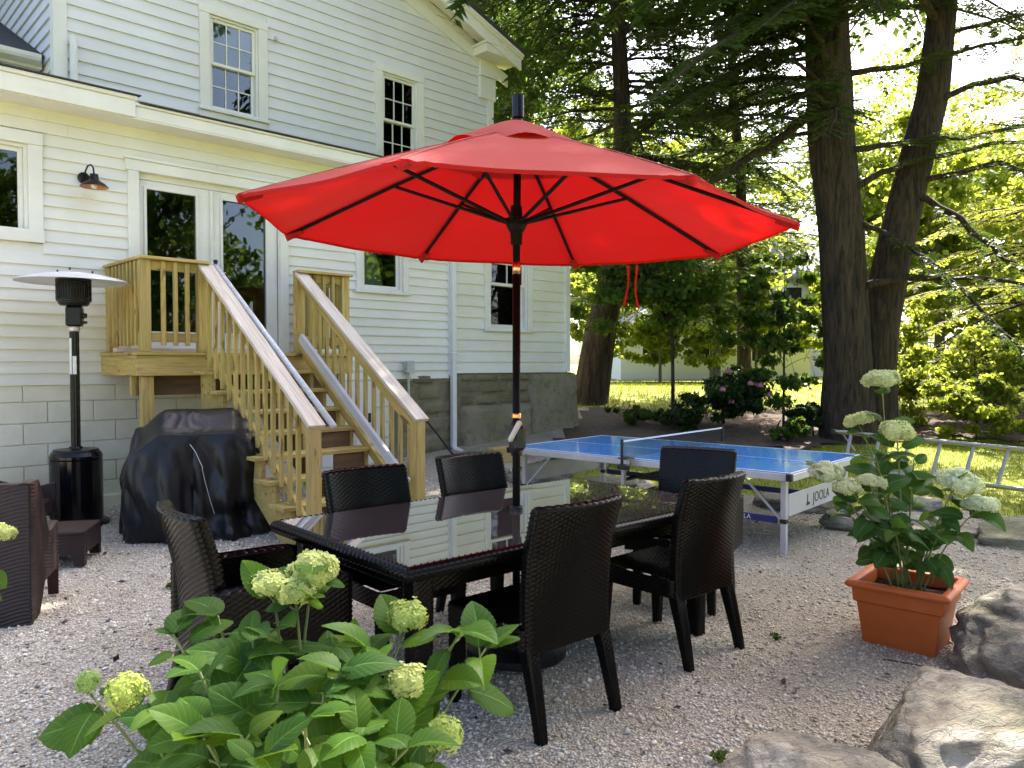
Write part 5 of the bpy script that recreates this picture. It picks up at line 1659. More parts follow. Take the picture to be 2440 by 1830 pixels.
pot_st = [((1.90, 3.95, 1.387), 1, .92, GREENW), ((1.829, 4.05, 1.17), 1, .80, (.50, .56, .22)), ((1.88, 3.75, 1.142), 1, .85, (.48, .54, .21)),
          ((1.559, 3.80, .931), 0, .85, (.62, .66, .44)), ((1.619, 3.70, .873), 0, .70, (.58, .62, .36)), ((1.74, 3.72, .892), 1, .75, (.60, .64, .40)), ((2.214, 3.80, .885), 0, 1.05, (.58, .66, .44)), ((2.295, 3.75, .779), 1, .85, (.60, .66, .46))]
for p in [(1.80, 3.80, 1.02), (2.02, 3.85, 1.0), (1.95, 4.1, .95), (2.1, 4.0, .85), (1.72, 3.9, .70), (2.25, 3.95, .62), (1.85, 3.7, .66), (2.12, 3.75, .66)]:
    pot_st.append((p, None, 0, None))
PHY = hydrangea('potted_hydrangea', (2.03, 3.93, .295), 'tall hydrangea with white-green blooms growing in the terracotta planter', pot_st, M['hyd_leaf_dark'], HLEAF_D, 21, leaf=.122, nodes=(.30, .46, .62, .77, .90), bow=.05, stem_r=.004)
tw = MB().add(tube([(1.70, 3.74, .02), (1.83, 3.70, .025), (1.98, 3.62, .02), (2.03, 3.58, .018)], [.004, .008, .008, .005], 6)).build('twig', M['bark'])
tag(tw, 'brown twig lying on the gravel under the planter', 'twig')

# ------------------------------------------------------------------ leaf clouds and trees
def leaf_mesh(name, c, d, n, L, W):
    """rhombic leaves: centres c, long axis d, normal n"""
    c = np.asarray(c); d = d / (np.linalg.norm(d, axis=1, keepdims=True) + 1e-9)
    s = np.cross(n, d); s /= (np.linalg.norm(s, axis=1, keepdims=True) + 1e-9)
    L = np.asarray(L).reshape(-1, 1) if np.ndim(L) else L; W = np.asarray(W).reshape(-1, 1) if np.ndim(W) else W
    V = np.stack([c - d * L * .5, c + s * W * .5 - d * L * .05, c + d * L * .5, c - s * W * .5 - d * L * .05], 1).reshape(-1, 3)
    F = np.arange(len(V)).reshape(-1, 4)
    return np_mesh(name, V, F, False)

def unit(rng, n):
    v = rng.normal(size=(n, 3)); return v / np.linalg.norm(v, axis=1, keepdims=True)

def limb_path(p0, az, el, length, droop, rng, n=9, wob=.12):
    p = Vector(p0); pts = [p.copy()]
    d = Vector((math.sin(az) * math.cos(el), math.cos(az) * math.cos(el), math.sin(el)))
    st = length / n
    for i in range(n):
        d = d + Vector((rng.normal(0, wob), rng.normal(0, wob), rng.normal(0, wob * .6) - droop * st)); d.normalize()
        p = p + d * st; pts.append(p.copy())
    return pts

def spray_on(pts, rng, step=.10, tw=.55, gap=.05, L=.06, W=.018, start=.15, droop=.35, side=1.0):
    """flat drooping needle sprays along a limb; returns centres, dirs, normals, twig list"""
    C = []; Dd = []; Nn = []; tws = []
    tot = sum((pts[i + 1] - pts[i]).length for i in range(len(pts) - 1))
    s = start * tot
    while s < tot:
        q = s; i = 0
        while i < len(pts) - 2 and q > (pts[i + 1] - pts[i]).length:
            q -= (pts[i + 1] - pts[i]).length; i += 1
        t = (pts[i + 1] - pts[i]).normalized(); p = pts[i] + t * q
        f_ = s / tot
        ln = tw * (1 - .65 * f_) * rng.uniform(.6, 1.2)
        lat = t.cross(Vector((0, 0, 1)))
        if lat.length < 1e-3: lat = Vector((1, 0, 0))
        lat.normalize()
        for sg in (-1, 1):
            d = (lat * sg * side + t * rng.uniform(.35, .9) + Vector((0, 0, rng.uniform(-.25, .05)))).normalized()
            m = max(3, int(ln / gap)); pp = p.copy()
            first = pp.copy()
            for k in range(m):
                d = (d + Vector((rng.normal(0, .05), rng.normal(0, .05), -droop * gap))).normalized()
                pp = pp + d * gap
                w = d.cross(Vector((0, 0, 1))); w = w.normalized() if w.length > 1e-3 else lat
                for g in (-1, 1):
                    dd = d * .75 + w * g * .85 + Vector((0, 0, rng.normal(-.08, .18)))
                    C.append(pp + dd * (L * .42)); Dd.append(dd)
                    Nn.append((rng.normal(0, .3), rng.normal(0, .3), 1))
            tws.append((first, pp.copy()))
        s += step * rng.uniform(.7, 1.3)
    return C, Dd, Nn, tws

def interp_path(pts, z):
    for a, b in zip(pts[:-1], pts[1:]):
        if a[2] <= z <= b[2]:
            t = (z - a[2]) / (b[2] - a[2] + 1e-9); return Vector(a).lerp(Vector(b), t)
    return Vector(pts[-1])

def bark_tube(pts, rad, n=20, seed=0, amp=.035, sub=6):
    """trunk with ridges and an uneven outline"""
    P = []; Rr = []
    for i in range(len(pts) - 1):
        for k in range(sub):
            t = k / sub; P.append(Vector(pts[i]).lerp(Vector(pts[i + 1]), t)); Rr.append(rad[i] + (rad[i + 1] - rad[i]) * t)
    P.append(Vector(pts[-1])); Rr.append(rad[-1])
    # smooth the path
    for _ in range(2):
        P = [P[0]] + [(P[i - 1] + P[i] * 2 + P[i + 1]) / 4 for i in range(1, len(P) - 1)] + [P[-1]]
    v = []; f = []
    for i, p in enumerate(P):
        for k in range(n):
            a = 2 * math.pi * k / n
            q = Vector((math.cos(a), math.sin(a), 0))
            r = Rr[i] * (1 + amp * 1.6 * noise.noise(q * 2.2 + Vector((seed, 0, p.z * .45))) + amp * (1 if k % 2 else -.6) * (.6 + .5 * noise.noise(q * 4 + Vector((seed, 3, p.z * 1.5)))))
            v.append(p + q * r)
    for i in range(len(P) - 1):
        for k in range(n):
            a = i * n + k; b = i * n + (k + 1) % n; f.append((a, b, b + n, a + n))
    return v, f

def hemlock(name, base, trunks, limbs, label, seed, zlo, ztop, n_auto, reach, mat='hemlock', group='tall evergreens at the edge of the lawn', az_range=None, high=(7.2, 9, .16, .055), L=.095, W=.036, tw=.75, step=.10, gap=.052, skirts=None):
    """trunks: list of (path world pts, radii); limbs: explicit limb paths; n_auto random limbs above zlo"""
    rng = np.random.default_rng(seed)
    root = empty(name, base, 0, label, 'tree', group)
    B = Vector(base)
    for pts, rad in trunks:
        MB().add(bark_tube([Vector(p) - B for p in pts], rad, 44, seed, .05, 10), smooth=True).build('trunk', M['bark'], root)
    br = MB(); C = []; D_ = []; N_ = []
    paths = []
    for l in limbs:
        q = [Vector(p) for p in l[0]]
        # resample with wobble
        dense = []
        for i in range(len(q) - 1):
            for k in range(4):
                dense.append(q[i].lerp(q[i + 1], k / 4) + Vector(rng.normal(0, .02, 3)))
        dense.append(q[-1])
        r0 = l[1]
        br.add(tube([p - B for p in dense], [r0 * (1 - .8 * i / (len(dense) - 1)) for i in range(len(dense))], 7), smooth=True)
        paths.append((dense, l[2] if len(l) > 2 else 1.0))
    for k in range(n_auto):
        tr = trunks[k % len(trunks)][0]
        z = zlo + (ztop - zlo) * ((k + rng.uniform(0, 1)) / n_auto)
        p0 = interp_path(tr, z)
        az = rng.uniform(0, 2 * math.pi) if az_range is None else rng.uniform(*az_range)
        ln = reach * (1 - .72 * ((z - zlo) / (ztop - zlo)) ** 1.2) * rng.uniform(.6, 1.15)
        el = rng.uniform(-.05, .35)
        pts = limb_path(p0, az, el, ln, .16, rng)
        br.add(tube([p - B for p in pts], [max(.006, .045 * ln / 4 * (1 - .85 * i / 9)) for i in range(10)], 5, False), smooth=True)
        paths.append((pts, 1.0))
    for skirt in (skirts or []):
        for k in range(skirt[0]):
            p0 = interp_path(trunks[0][0], rng.uniform(skirt[1], skirt[2])); az = rng.uniform(skirt[3], skirt[4]); ln = skirt[5] * rng.uniform(.6, 1.1)
            pts = limb_path(p0, az, rng.uniform(.0, .4), ln, .22, rng)
            br.add(tube([p - B for p in pts], [max(.006, .04 * (1 - .85 * i / 9)) for i in range(10)], 5, False), smooth=True)
            paths.append((pts, 1.0))
    hi = []
    for pts, dens in paths:
        zc = sum(p.z for p in pts) / len(pts)
        if zc > high[0]:
            hi.append(pts); continue
        c, d, n_, tws = spray_on(pts, rng, step=step / max(.2, dens), tw=tw, gap=gap)
        C += c; D_ += d; N_ += n_
        for a, b in tws:
            br.add(tube([a - B, b - B], [.004, .002], 3, False))
    br.build('branches', M['bark'], root)
    if C:
        C = np.array([tuple(p - B) for p in C]); D_ = np.array([tuple(p) for p in D_]); N_ = np.array(N_)
        link('crown', leaf_mesh('crown', C, D_, N_, L * rng.uniform(.6, 1.3, len(C)), W * rng.uniform(.7, 1.3, len(C))), M[mat], root)
    if hi:
        C = []; D_ = []; N_ = []
        for pts in hi:
            c, d, n_, tws = spray_on(pts, rng, step=.22, tw=1.0, gap=.12)
            C += c; D_ += d; N_ += n_
        C = np.array([tuple(p - B) for p in C]); D_ = np.array([tuple(p) for p in D_]); N_ = np.array(N_)
        link('upper_crown', leaf_mesh('upper_crown', C, D_, N_, high[2] * rng.uniform(.7, 1.4, len(C)), high[3] * rng.uniform(.7, 1.4, len(C))), M[mat], root)
    return root

def broadleaf(name, base, h, crown, label, seed, mat='leaf_bright', n=14000, leaf=(.11, .075), trunk_r=.16, blobs=9, group='leafy trees beyond the lawn', bark='bark_grey', cz=.62, shell=.55, lean=(0, 0), maple=False, cat='tree', trunk_path=None):
    """trunk with forking limbs and a crown of many leaf clumps inside an uneven ellipsoid; crown=(rx,ry,rz)"""
    rng = np.random.default_rng(seed)
    root = empty(name, base, 0, label, cat, group)
    cc = Vector((lean[0], lean[1], h * cz))
    if trunk_path is None:
        trunk_path = [(0, 0, -.2), (lean[0] * .2, lean[1] * .2, h * .25), (lean[0] * .6, lean[1] * .6, h * .5), (lean[0], lean[1], h * .8)]
        rr_ = [trunk_r * 1.25, trunk_r, trunk_r * .75, trunk_r * .3]
    else: rr_ = [trunk_r * (1.2 - .9 * i / (len(trunk_path) - 1)) for i in range(len(trunk_path))]
    MB().add(bark_tube(trunk_path, rr_, 12, seed, .02, 4), smooth=True).build('trunk', M[bark], root)
    br = MB(); C = []; N_ = []
    bl = []
    for k in range(blobs):
        u = unit(rng, 1)[0]; r = rng.uniform(.25, .85)
        bl.append((np.array(cc) + u * np.array(crown) * r, rng.uniform(.32, .6)))
    for b, s in bl:
        t = rng.uniform(.35, .9); p0 = interp_path(trunk_path, h * t * .8) if True else None
        q = Vector(b); m = p0.lerp(q, .5) + Vector((0, 0, .12 * h * .3))
        pa = quad_bez(p0, m, q, 6)
        br.add(tube(pa, [trunk_r * .38 * (1 - .8 * i / 6) for i in range(7)], 5, False), smooth=True)
        for _ in range(5):
            e = q + Vector(unit(rng, 1)[0] * np.array(crown) * s * .8); br.add(tube([pa[4], (pa[4] + e) / 2 + Vector((0, 0, .1)), e], [trunk_r * .12, trunk_r * .07, .006], 4, False))
    per = n // blobs
    for b, s in bl:
        # sub-clumps
        k = max(4, per // 90)
        sub = unit(rng, k) * (rng.uniform(.35, 1, (k, 1)) ** (1 / 3)) * np.array(crown) * s
        pts = np.repeat(sub, per // k + 1, 0)[:per]
        rad = min(crown) * s * .42
        pts = pts + rng.normal(0, 1, (per, 3)) * np.array([rad, rad, rad * .55]) * .55
        C.append(pts + b); N_.append(pts / (np.array(crown) * s) * .6 + np.array([0, 0, .55]))
    C = np.concatenate(C); N_ = np.concatenate(N_) + rng.normal(0, .55, (len(C), 3))
    D_ = rng.normal(0, 1, (len(C), 3)); D_[:, 2] -= .6
    sc = rng.uniform(.65, 1.35, len(C))
    br.build('branches', M[bark], root)
    link('crown', leaf_mesh('crown', C, D_, N_, leaf[0] * sc, leaf[1] * sc), M[mat], root)
    return root

# the double-trunked evergreen by the ladder
T1L = [(5.03, 11.5, -.15), (5.03, 11.5, .25), (5.026, 11.5, 1.37), (4.965, 11.5, 2.40), (4.905, 11.5, 3.43), (4.73, 11.5, 4.80), (4.66, 11.5, 6.16), (4.6, 11.5, 8.0), (4.5, 11.5, 13.0), (4.5, 11.5, 16)]
T1R = [(5.50, 11.75, -.15), (5.52, 11.72, .25), (5.53, 11.7, 1.36), (5.58, 11.7, 2.07), (5.78, 11.7, 3.12), (6.01, 11.7, 4.16), (6.34, 11.7, 5.55), (6.48, 11.7, 6.93), (6.6, 11.7, 9.0), (6.8, 11.7, 14)]
LIMBS1 = [([(4.60, 11.4, 5.3), (3.95, 11.1, 4.75), (3.575, 11.0, 4.52), (2.751, 10.6, 3.94), (2.2, 10.3, 3.75)], .085, .9),
          ([(5.15, 11.35, 2.62), (5.74, 11.2, 2.73), (6.56, 11.0, 2.69), (7.17, 10.8, 2.59), (8.2, 10.5, 2.4)], .06, .35),
          ([(5.05, 11.4, 3.62), (5.40, 11.2, 3.35), (5.963, 11.0, 2.95), (6.65, 10.6, 2.01), (6.92, 10.4, 1.63), (7.3, 10.2, 1.3)], .045, .8),
          ([(5.93, 11.6, 4.07), (6.33, 11.2, 3.65), (6.82, 11.0, 3.15), (7.17, 10.8, 2.77), (7.6, 10.6, 2.3)], .06, .5),
          ([(4.9, 11.4, 5.68), (5.63, 11.2, 5.77), (6.64, 11.0, 5.95), (7.6, 10.9, 6.1)], .05, .8),
          ([(4.95, 11.3, 4.58), (5.76, 11.3, 4.68), (7.26, 11.0, 4.85), (8.2, 10.8, 4.9)], .05, .6),
          ([(5.0, 11.3, 4.05), (5.77, 11.3, 4.41), (7.40, 11.2, 4.71), (8.3, 11.0, 4.8)], .055, .6),
          ([(6.0, 11.6, 4.2), (6.9, 11.0, 4.3), (7.6, 10.6, 3.9), (8.2, 10.2, 3.2)], .05, .8),
          ([(6.3, 11.6, 5.4), (7.2, 11.2, 5.6), (8.2, 10.8, 5.2), (8.8, 10.5, 4.5)], .05, .9),
          ([(4.72, 11.3, 4.9), (4.2, 10.7, 5.2), (3.6, 10.0, 5.1), (3.0, 9.4, 4.7)], .05, 1.0),
          ([(4.68, 11.3, 5.8), (4.0, 10.6, 6.2), (3.2, 10.0, 6.0), (2.5, 9.6, 5.5)], .05, 1.0),
          ([(4.66, 11.3, 6.1), (4.5, 10.5, 6.4), (4.4, 9.6, 6.1), (4.3, 9.0, 5.5)], .05, 1.0),
          ([(4.68, 11.4, 5.9), (3.9, 11.2, 6.2), (3.0, 11.2, 5.9), (2.0, 11.2, 5.2)], .05, 1.0),
          ([(4.66, 11.4, 6.4), (3.9, 11.0, 6.9), (3.0, 10.7, 6.8), (1.9, 10.4, 6.2)], .05, 1.0)]
hemlock('hemlock_tree', (5.3, 11.55, 0), [(T1L, [.58, .42, .335, .315, .31, .315, .30, .27, .17, .04]), (T1R, [.50, .36, .29, .275, .26, .245, .22, .19, .15, .04])], LIMBS1,
        'large double-trunked evergreen with dark bark behind the ladder', 31, 6.2, 15.0, 80, 5.2, high=(6.9, 9, .24, .10), skirts=[(24, 4.9, 7.6, R(195), R(345), 3.4), (16, 8.0, 12.0, R(225), R(300), 6.6)])  # last skirt: unseen high limbs added to keep sun off the patio
# the leaning one left of the pink shrub
T2 = [(1.46, 15.0, .3), (1.52, 15, .75), (1.75, 15, 2.24), (1.97, 15, 3.13), (2.144, 15, 4.92), (2.14, 15, 6.26), (2.02, 15, 8.47), (1.95, 15, 15)]
hemlock('hemlock_tree', (1.5, 15, .7), [(T2, [.46, .34, .29, .26, .20, .16, .13, .03])], [], 'leaning dark-trunked evergreen standing past the house corner', 32, 2.6, 14.5, 105, 4.4, az_range=(R(-25), R(190)), skirts=[(22, 8.6, 14.0, R(200), R(330), 5.2), (14, 5.5, 9.0, R(225), R(330), 2.0)], high=(9.2, 12, .24, .10), step=.12, gap=.06, L=.11, W=.045)  # first skirt: unseen upper limbs added to shade stairs and left side
T3 = [(5.0, 16.5, .7), (4.95, 16.5, 3), (4.87, 16.5, 5.66), (4.71, 16.5, 6.93), (4.63, 16.5, 9.2), (4.6, 16.5, 13)]
hemlock('hemlock_tree', (5.0, 16.5, .75), [(T3, [.16, .13, .10, .09, .07, .02])], [], 'slim dark evergreen between the leaning trunk and the double trunk', 33, 3.4, 12.6, 64, 3.0, high=(9.8, 12, .2, .08), step=.13, gap=.065, L=.12, W=.05)
T5 = [(11.8, 15.0, .6), (11.7, 15, 4), (11.6, 15, 8), (11.55, 15, 9)]
hemlock('hemlock_tree', (11.8, 15, .7), [(T5, [.3, .25, .16, .03])], [], 'light feathery evergreen at the right edge of the picture', 34, .9, 8.6, 84, 5.0, mat='hemlock_light', high=(9.5, 12, .16, .06), az_range=(R(170), R(330)), step=.13, gap=.065, L=.11, W=.045)

# tree behind the house corner
broadleaf('maple_tree', (-.9, 19.5, .8), 11.5, (3.2, 2.6, 3.6), 'leafy tree with a pale limb rising behind the gable corner', 41, 'leaf_mid', 26000, (.13, .095), .20, 15, cz=.80, trunk_path=[(.3, 0, -.2), (.35, 0, 4), (.5, 0, 6.7), (.85, 0, 7.8), (1.25, 0, 8.6), (1.5, 0, 10.5)])
# sunlit trees beyond the lawn
far = [(2.0, 35, 13, (4.2, 3, 5.4), 'bright round tree behind the leaning trunk'), (7.5, 28.5, 6.2, (3.0, 2.4, 2.6), 'yellow-green tree in sunlight over the pink shrub'), (11.0, 46, 17, (5.2, 3.5, 7.0), 'tall sunlit tree rising behind the white neighbour house'),
       (15.0, 27, 7.6, (3.0, 2.6, 3.4), 'sunlit tree just left of the double trunk'), (21.5, 30, 10.5, (4.2, 3.4, 4.9), 'large yellow-green tree right of the double trunk'), (17.2, 23, 5.0, (2.3, 2.0, 2.1), 'small bright tree over the white deck'),
       (15.0, 18.5, 8.8, (3.2, 2.2, 4.2), 'glowing leafy tree at the right edge'), (27, 34, 14, (5.0, 4, 6.4), 'farthest tree at the right edge of the lawn'), (17.5, 40, 15.5, (4.8, 3.4, 6.6), 'tall pale tree seen between the two trunks'),
       (6.0, 39, 14.5, (4.4, 3, 6.0), 'tall sunlit tree above the umbrella rim'), (-2.5, 38, 15, (4.2, 3, 6.2), 'sunlit tree glimpsed past the gable corner'), (22.5, 42, 17, (4.8, 3.4, 7.0), 'tall sunlit tree behind the right-hand trunk')]
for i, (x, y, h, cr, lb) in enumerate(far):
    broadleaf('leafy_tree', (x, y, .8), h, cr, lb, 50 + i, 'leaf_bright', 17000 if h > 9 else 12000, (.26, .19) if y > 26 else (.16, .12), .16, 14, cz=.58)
bush = [(2.9, 26, 3.6, 'bright bush at the lawn edge just past the house corner'), (5.2, 27, 3.2, 'bright bush on the lawn below the umbrella ribbons'), (7.0, 26, 4.0, 'tall bright bush left of the white outbuilding window'), (9.2, 29, 3.2, 'bright bush behind the pink flowering shrub'),
        (11.4, 27, 4.2, 'tall bright bush left of the slender sapling'), (15.6, 25, 3.4, 'bright bush seen right of the double trunk'), (17.8, 27, 4.2, 'bright bush before the white deck'), (19.5, 26, 4.6, 'tall bright bush right of the white deck')]
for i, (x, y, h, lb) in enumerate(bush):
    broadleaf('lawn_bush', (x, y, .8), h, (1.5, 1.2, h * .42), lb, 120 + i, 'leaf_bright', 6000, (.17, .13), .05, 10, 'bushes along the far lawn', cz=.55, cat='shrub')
# understorey
broadleaf('maple_sapling', (2.75, 13.1, .45), 3.9, (1.9, 1.1, 1.3), 'dark maple sapling hanging over the gravel path', 71, 'leaf_mid', 8000, (.10, .08), .03, 16, 'saplings in the bed', 'bark', cz=.68, lean=(-.1, -.2))
broadleaf('maple_sapling', (4.35, 12.3, .35), 3.3, (.95, .7, 1.6), 'slender maple sapling just left of the double trunk', 72, 'leaf_mid', 5000, (.10, .08), .018, 12, 'saplings in the bed', 'bark', cz=.52)
RH = broadleaf('rhododendron', (3.45, 12.55, .4), 1.15, (.85, .6, .50), 'dark rounded shrub with a few pink flowers behind the net', 73, 'leaf_dark', 9000, (.10, .038), .03, 14, 'shrubs in the bed', 'bark', cz=.45, cat='shrub')
rg = np.random.default_rng(5)
PINKH = floret_head(6, 90, .05, .05, .011)
for k in range(7):
    p = Vector((rg.uniform(-.5, .6), rg.uniform(-.65, -.4), rg.uniform(.45, 1.0)))
    link('blossom', PINKH, M['pink'], RH, p).scale = (.8, .8, .8)
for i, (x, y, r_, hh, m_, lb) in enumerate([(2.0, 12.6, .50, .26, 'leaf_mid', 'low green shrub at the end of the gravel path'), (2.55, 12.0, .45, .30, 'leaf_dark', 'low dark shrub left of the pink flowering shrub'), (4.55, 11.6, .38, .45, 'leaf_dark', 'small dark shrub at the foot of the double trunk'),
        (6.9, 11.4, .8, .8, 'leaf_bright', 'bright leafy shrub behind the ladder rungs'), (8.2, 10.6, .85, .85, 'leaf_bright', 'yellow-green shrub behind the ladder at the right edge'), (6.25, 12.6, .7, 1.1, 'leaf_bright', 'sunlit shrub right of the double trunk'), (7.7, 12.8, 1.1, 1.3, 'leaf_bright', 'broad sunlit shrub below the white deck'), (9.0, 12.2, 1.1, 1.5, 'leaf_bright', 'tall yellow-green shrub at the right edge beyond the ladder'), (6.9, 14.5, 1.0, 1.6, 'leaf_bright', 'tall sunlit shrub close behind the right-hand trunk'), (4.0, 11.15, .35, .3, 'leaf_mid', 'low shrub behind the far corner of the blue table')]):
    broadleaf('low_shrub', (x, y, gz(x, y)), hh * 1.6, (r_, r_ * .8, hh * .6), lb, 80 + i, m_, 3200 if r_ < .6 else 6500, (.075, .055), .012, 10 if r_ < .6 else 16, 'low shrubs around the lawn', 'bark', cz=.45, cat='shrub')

# trees on the camera's side of the garden, seen mirrored in panes and table
for i, (x, y, h, cr, lb, mt) in enumerate([(15, -1.5, 12, (4.6, 4.2, 5.2), 'garden tree mirrored in the double door panes', 'leaf_mid'), (12, -8.5, 12, (4.4, 4.2, 5.2), 'garden tree mirrored in the upper window panes', 'leaf_mid'), (19, 5.5, 12, (4.2, 4.2, 5.2), 'garden tree right of the patio, outside the view', 'leaf_mid'), (4.5, -12.5, 11, (4.4, 4, 4.8), 'garden tree behind the camera', 'leaf_mid')]):
    broadleaf('garden_tree', (x, y, 0), h, cr, lb, 90 + i, mt, 9000, (.26, .19), .22, 12, 'trees behind the camera', cz=.52)

# ------------------------------------------------------------------ neighbours beyond the lawn
NB = empty('neighbour_house', (10.6, 40, .7), 0, 'white neighbour house with blue-grey roof glimpsed through the trees', 'house')
nw = MB().add(box(-6.5, 9.5, 0, 7, 0, 5.2)).build('wall', M['white_house'], NB)
for i in range(26):
    z = .25 + i * .19
    MB().add(box(-6.52, 9.52, -.025, -.001, z, z + .165)).build('clapboard', M['white_house'], nw)
MB().add(prism([(-.4, 5.1), (3.5, 7.9), (7.4, 5.1), (7.4, 5.25), (3.5, 8.1), (-.4, 5.25)], -6.9, 9.9, 'x')).build('roof', M['slate_roof'], NB)
MB().add(prism([(0, 5.2), (7, 5.2), (3.5, 7.85)], -6.5, -6.4, 'x')).build('gable', M['white_house'], NB)
for x in (-5, -2.2, 1.0, 4.0, 7.0):
    for z in (1.0, 3.4):
        w_ = MB().add(cbox(x - .5, x + .5, -.06, -.026, z, z + 1.4)).build('window', M['white_house'], NB)
        MB().add(box(x - .4, x + .4, -.075, -.061, z + .1, z + 1.3)).build('pane', M['room_dark'], w_)
WS = empty('white_shed', (8.2, 31, .75), 0, 'low white outbuilding behind the pink flowering shrub', 'shed')
MB().add(box(-3.8, 3.8, 0, 3, 0, 2.1)).build('wall', M['white_house'], WS)
for i in range(9):
    MB().add(box(-3.82, 3.82, -.02, -.001, .08 + i * .22, .08 + i * .22 + .19)).build('clapboard', M['white_house'], WS)
for x in (-2.6, -.6, 1.8):
    w_ = MB().add(cbox(x - .42, x + .42, -.06, -.021, .75, 1.75)).build('window', M['white_house'], WS)
    MB().add(box(x - .34, x + .34, -.07, -.061, .83, 1.67)).build('pane', M['room_dark'], w_)
MB().add(prism([(-.3, 2.05), (1.5, 3.0), (3.3, 2.05), (3.3, 2.15), (1.5, 3.12), (-.3, 2.15)], -4.0, 4.0, 'x')).build('roof', M['slate_roof'], WS)
DK = empty('white_deck', (18.7, 33, .72), 0, 'raised white porch deck with thin railing far right of the double trunk', 'deck')
MB().add(box(-1.8, 1.2, 0, 3, .62, .85)).build('platform', M['white_house'], DK)
for x in (-1.6, -.2, 1.1): MB().add(box(x - .09, x + .09, .1, .28, 0, .62)).build('post', M['white_house'], DK)
MB().add(box(-1.8, 1.2, .05, .11, 1.62, 1.68)).add(box(-1.8, 1.2, .05, .11, .92, .97)).build('rail', M['white_house'], DK)
for i in range(20):
    x = -1.75 + i * .15; MB().add(box(x - .018, x + .018, .06, .10, .97, 1.62)).build('baluster', M['white_house'], DK)

# ------------------------------------------------------------------ grass and loose gravel
def grass_patch():
    rng = np.random.default_rng(3)
    n = 60000
    x = rng.uniform(-.2, 9.5, n); y = rng.uniform(7.0, 12.2, n)
    k = ~gravel_keep(x, y) & ~bed_keep(x, y); x, y = x[k], y[k]
    z = gz_np(y)
    n = len(x); h = rng.uniform(.025, .07, n); a = rng.uniform(0, 6.283, n); w = .0035
    ln = rng.normal(0, .35, (n, 2)) * h[:, None]
    dx, dy = np.cos(a) * w, np.sin(a) * w
    V = np.stack([np.stack([x - dx, y - dy, z], -1), np.stack([x + dx, y + dy, z], -1), np.stack([x + ln[:, 0], y + ln[:, 1], z + h], -1)], 1).reshape(-1, 3)
    o = link('grass', np_mesh('grass', V, np.arange(len(V)).reshape(-1, 3)), M['grass'])
    tag(o, 'short grass behind the table tennis table', 'grass', kind='stuff')
    n = 26000
    x = rng.uniform(-1, 26, n); y = 13.5 + 14 * rng.uniform(0, 1, n) ** 1.4
    k = ~gravel_keep(x, y) & ~bed_keep(x, y) & (x > 1.2 - (y - 13) * .0) & (x < .75 * y); x, y = x[k], y[k]
    z = gz_np(y); n = len(x); h = rng.uniform(.05, .13, n); a = rng.uniform(0, 6.283, n); w = .010
    ln = rng.normal(0, .3, (n, 2)) * h[:, None]; dx, dy = np.cos(a) * w, np.sin(a) * w
    V = np.stack([np.stack([x - dx, y - dy, z], -1), np.stack([x + dx, y + dy, z], -1), np.stack([x + ln[:, 0], y + ln[:, 1], z + h], -1)], 1).reshape(-1, 3)
    o = link('grass', np_mesh('grass', V, np.arange(len(V)).reshape(-1, 3)), M['grass'])
    tag(o, 'sunlit lawn grass beyond the planting bed', 'grass', kind='stuff')
grass_patch()

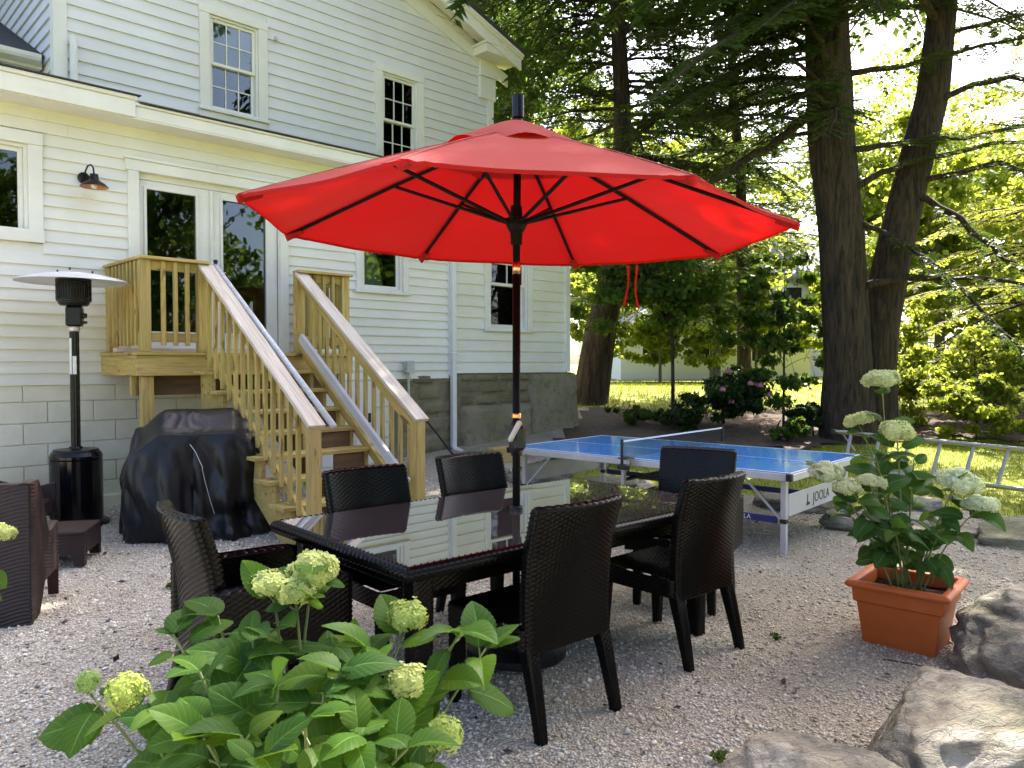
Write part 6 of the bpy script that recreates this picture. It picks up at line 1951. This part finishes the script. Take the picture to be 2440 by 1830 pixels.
def pebbles():
    rng = np.random.default_rng(11)
    n = 120000
    # density falls off with distance from the viewer
    y = 1.35 + (9.2 - 1.35) * rng.uniform(0, 1, n) ** 1.55
    x = rng.uniform(-.78, .78, n) * y + rng.normal(0, .05, n)
    k = gravel_keep(x, y) & (x > -6.5)
    x, y = x[k], y[k]
    # keep clear of the house plane
    d = (x + 5.783) * math.sin(HA) - (y - 5.9885) * math.cos(HA)
    k = d > .06; x, y = x[k], y[k]; n = len(x)
    bz = .011 * (np.sin(x * 1.7 + .6 * np.sin(y * 1.3)) * np.sin(y * 1.9 + .4) + .5 * np.sin(x * 4.1 + y * 2.2) * np.sin(y * 4.7 - x))
    r = np.minimum(rng.lognormal(math.log(.0046), .42, n), .017) * (1 + .05 * y)
    z = gz_np(y) + .022 + bz + r * .25
    o6 = np.array([(1, 0, 0), (0, 1, 0), (-1, 0, 0), (0, -1, 0), (0, 0, 1), (0, 0, -1)], dtype=float)
    F8 = np.array([(0, 1, 4), (1, 2, 4), (2, 3, 4), (3, 0, 4), (1, 0, 5), (2, 1, 5), (3, 2, 5), (0, 3, 5)])
    V = np.repeat(o6[None], n, 0) * rng.uniform(.65, 1.35, (n, 6, 1))
    V[:, :, 2] *= .72
    V += rng.normal(0, .16, V.shape)
    a = rng.uniform(0, 6.283, n); c, s = np.cos(a), np.sin(a)
    X = V[:, :, 0] * c[:, None] - V[:, :, 1] * s[:, None]; Y = V[:, :, 0] * s[:, None] + V[:, :, 1] * c[:, None]
    V = np.stack([X, Y, V[:, :, 2]], -1) * r[:, None, None] + np.stack([x, y, z], -1)[:, None]
    F = (F8[None] + (np.arange(n) * 6)[:, None, None]).reshape(-1, 3)
    o = link('gravel', np_mesh('gravel', V.reshape(-1, 3), F), M['pebble'])
    tag(o, 'loose crushed pale gravel covering the patio', 'gravel', kind='stuff')
pebbles()
# fallen bits of bark and leaves on the gravel
def litter():
    rng = np.random.default_rng(19)
    n = 520
    y = 1.6 + 5.6 * rng.uniform(0, 1, n); x = rng.uniform(-.68, .68, n) * y
    k = gravel_keep(x, y); x, y = x[k], y[k]
    d = (x + 5.783) * math.sin(HA) - (y - 5.9885) * math.cos(HA); k = d > .15; x, y = x[k], y[k]; n = len(x)
    z = gz_np(y) + .036 + .011 * (np.sin(x * 1.7 + .6 * np.sin(y * 1.3)) * np.sin(y * 1.9 + .4) + .5 * np.sin(x * 4.1 + y * 2.2) * np.sin(y * 4.7 - x))
    C = np.stack([x, y, z], -1); D_ = rng.normal(0, 1, (n, 3)); D_[:, 2] *= .15; N_ = rng.normal(0, .3, (n, 3)) + np.array([0, 0, 1])
    s = rng.lognormal(0, .4, n)
    o = link('leaf_litter', leaf_mesh('leaf_litter', C, D_, N_, .026 * s, .014 * s), M['dirt'])
    tag(o, 'dark scraps of bark and leaves scattered on the gravel', 'litter', kind='stuff')
litter()
for i, (x, y, lb) in enumerate([(1.38, 3.98, 'tiny weed in the gravel beside the chair leg'), (.75, 2.75, 'tiny weed in the gravel near the pale boulder'), (-2.2, 4.9, 'tiny weed in the gravel before the covered grill')]):
    rr_ = np.random.default_rng(200 + i); n = 60
    C = np.stack([rr_.normal(0, .012, n), rr_.normal(0, .012, n), rr_.uniform(.005, .03, n)], -1)
    w_ = link('weed', leaf_mesh('weed', C, rr_.normal(0, 1, (n, 3)), rr_.normal(0, .5, (n, 3)) + np.array([0, 0, 1]), .022, .012), M['leaf_mid'], None, (x, y, gz(x, y) + .028))
    tag(w_, lb, 'weed', 'weeds in the gravel')
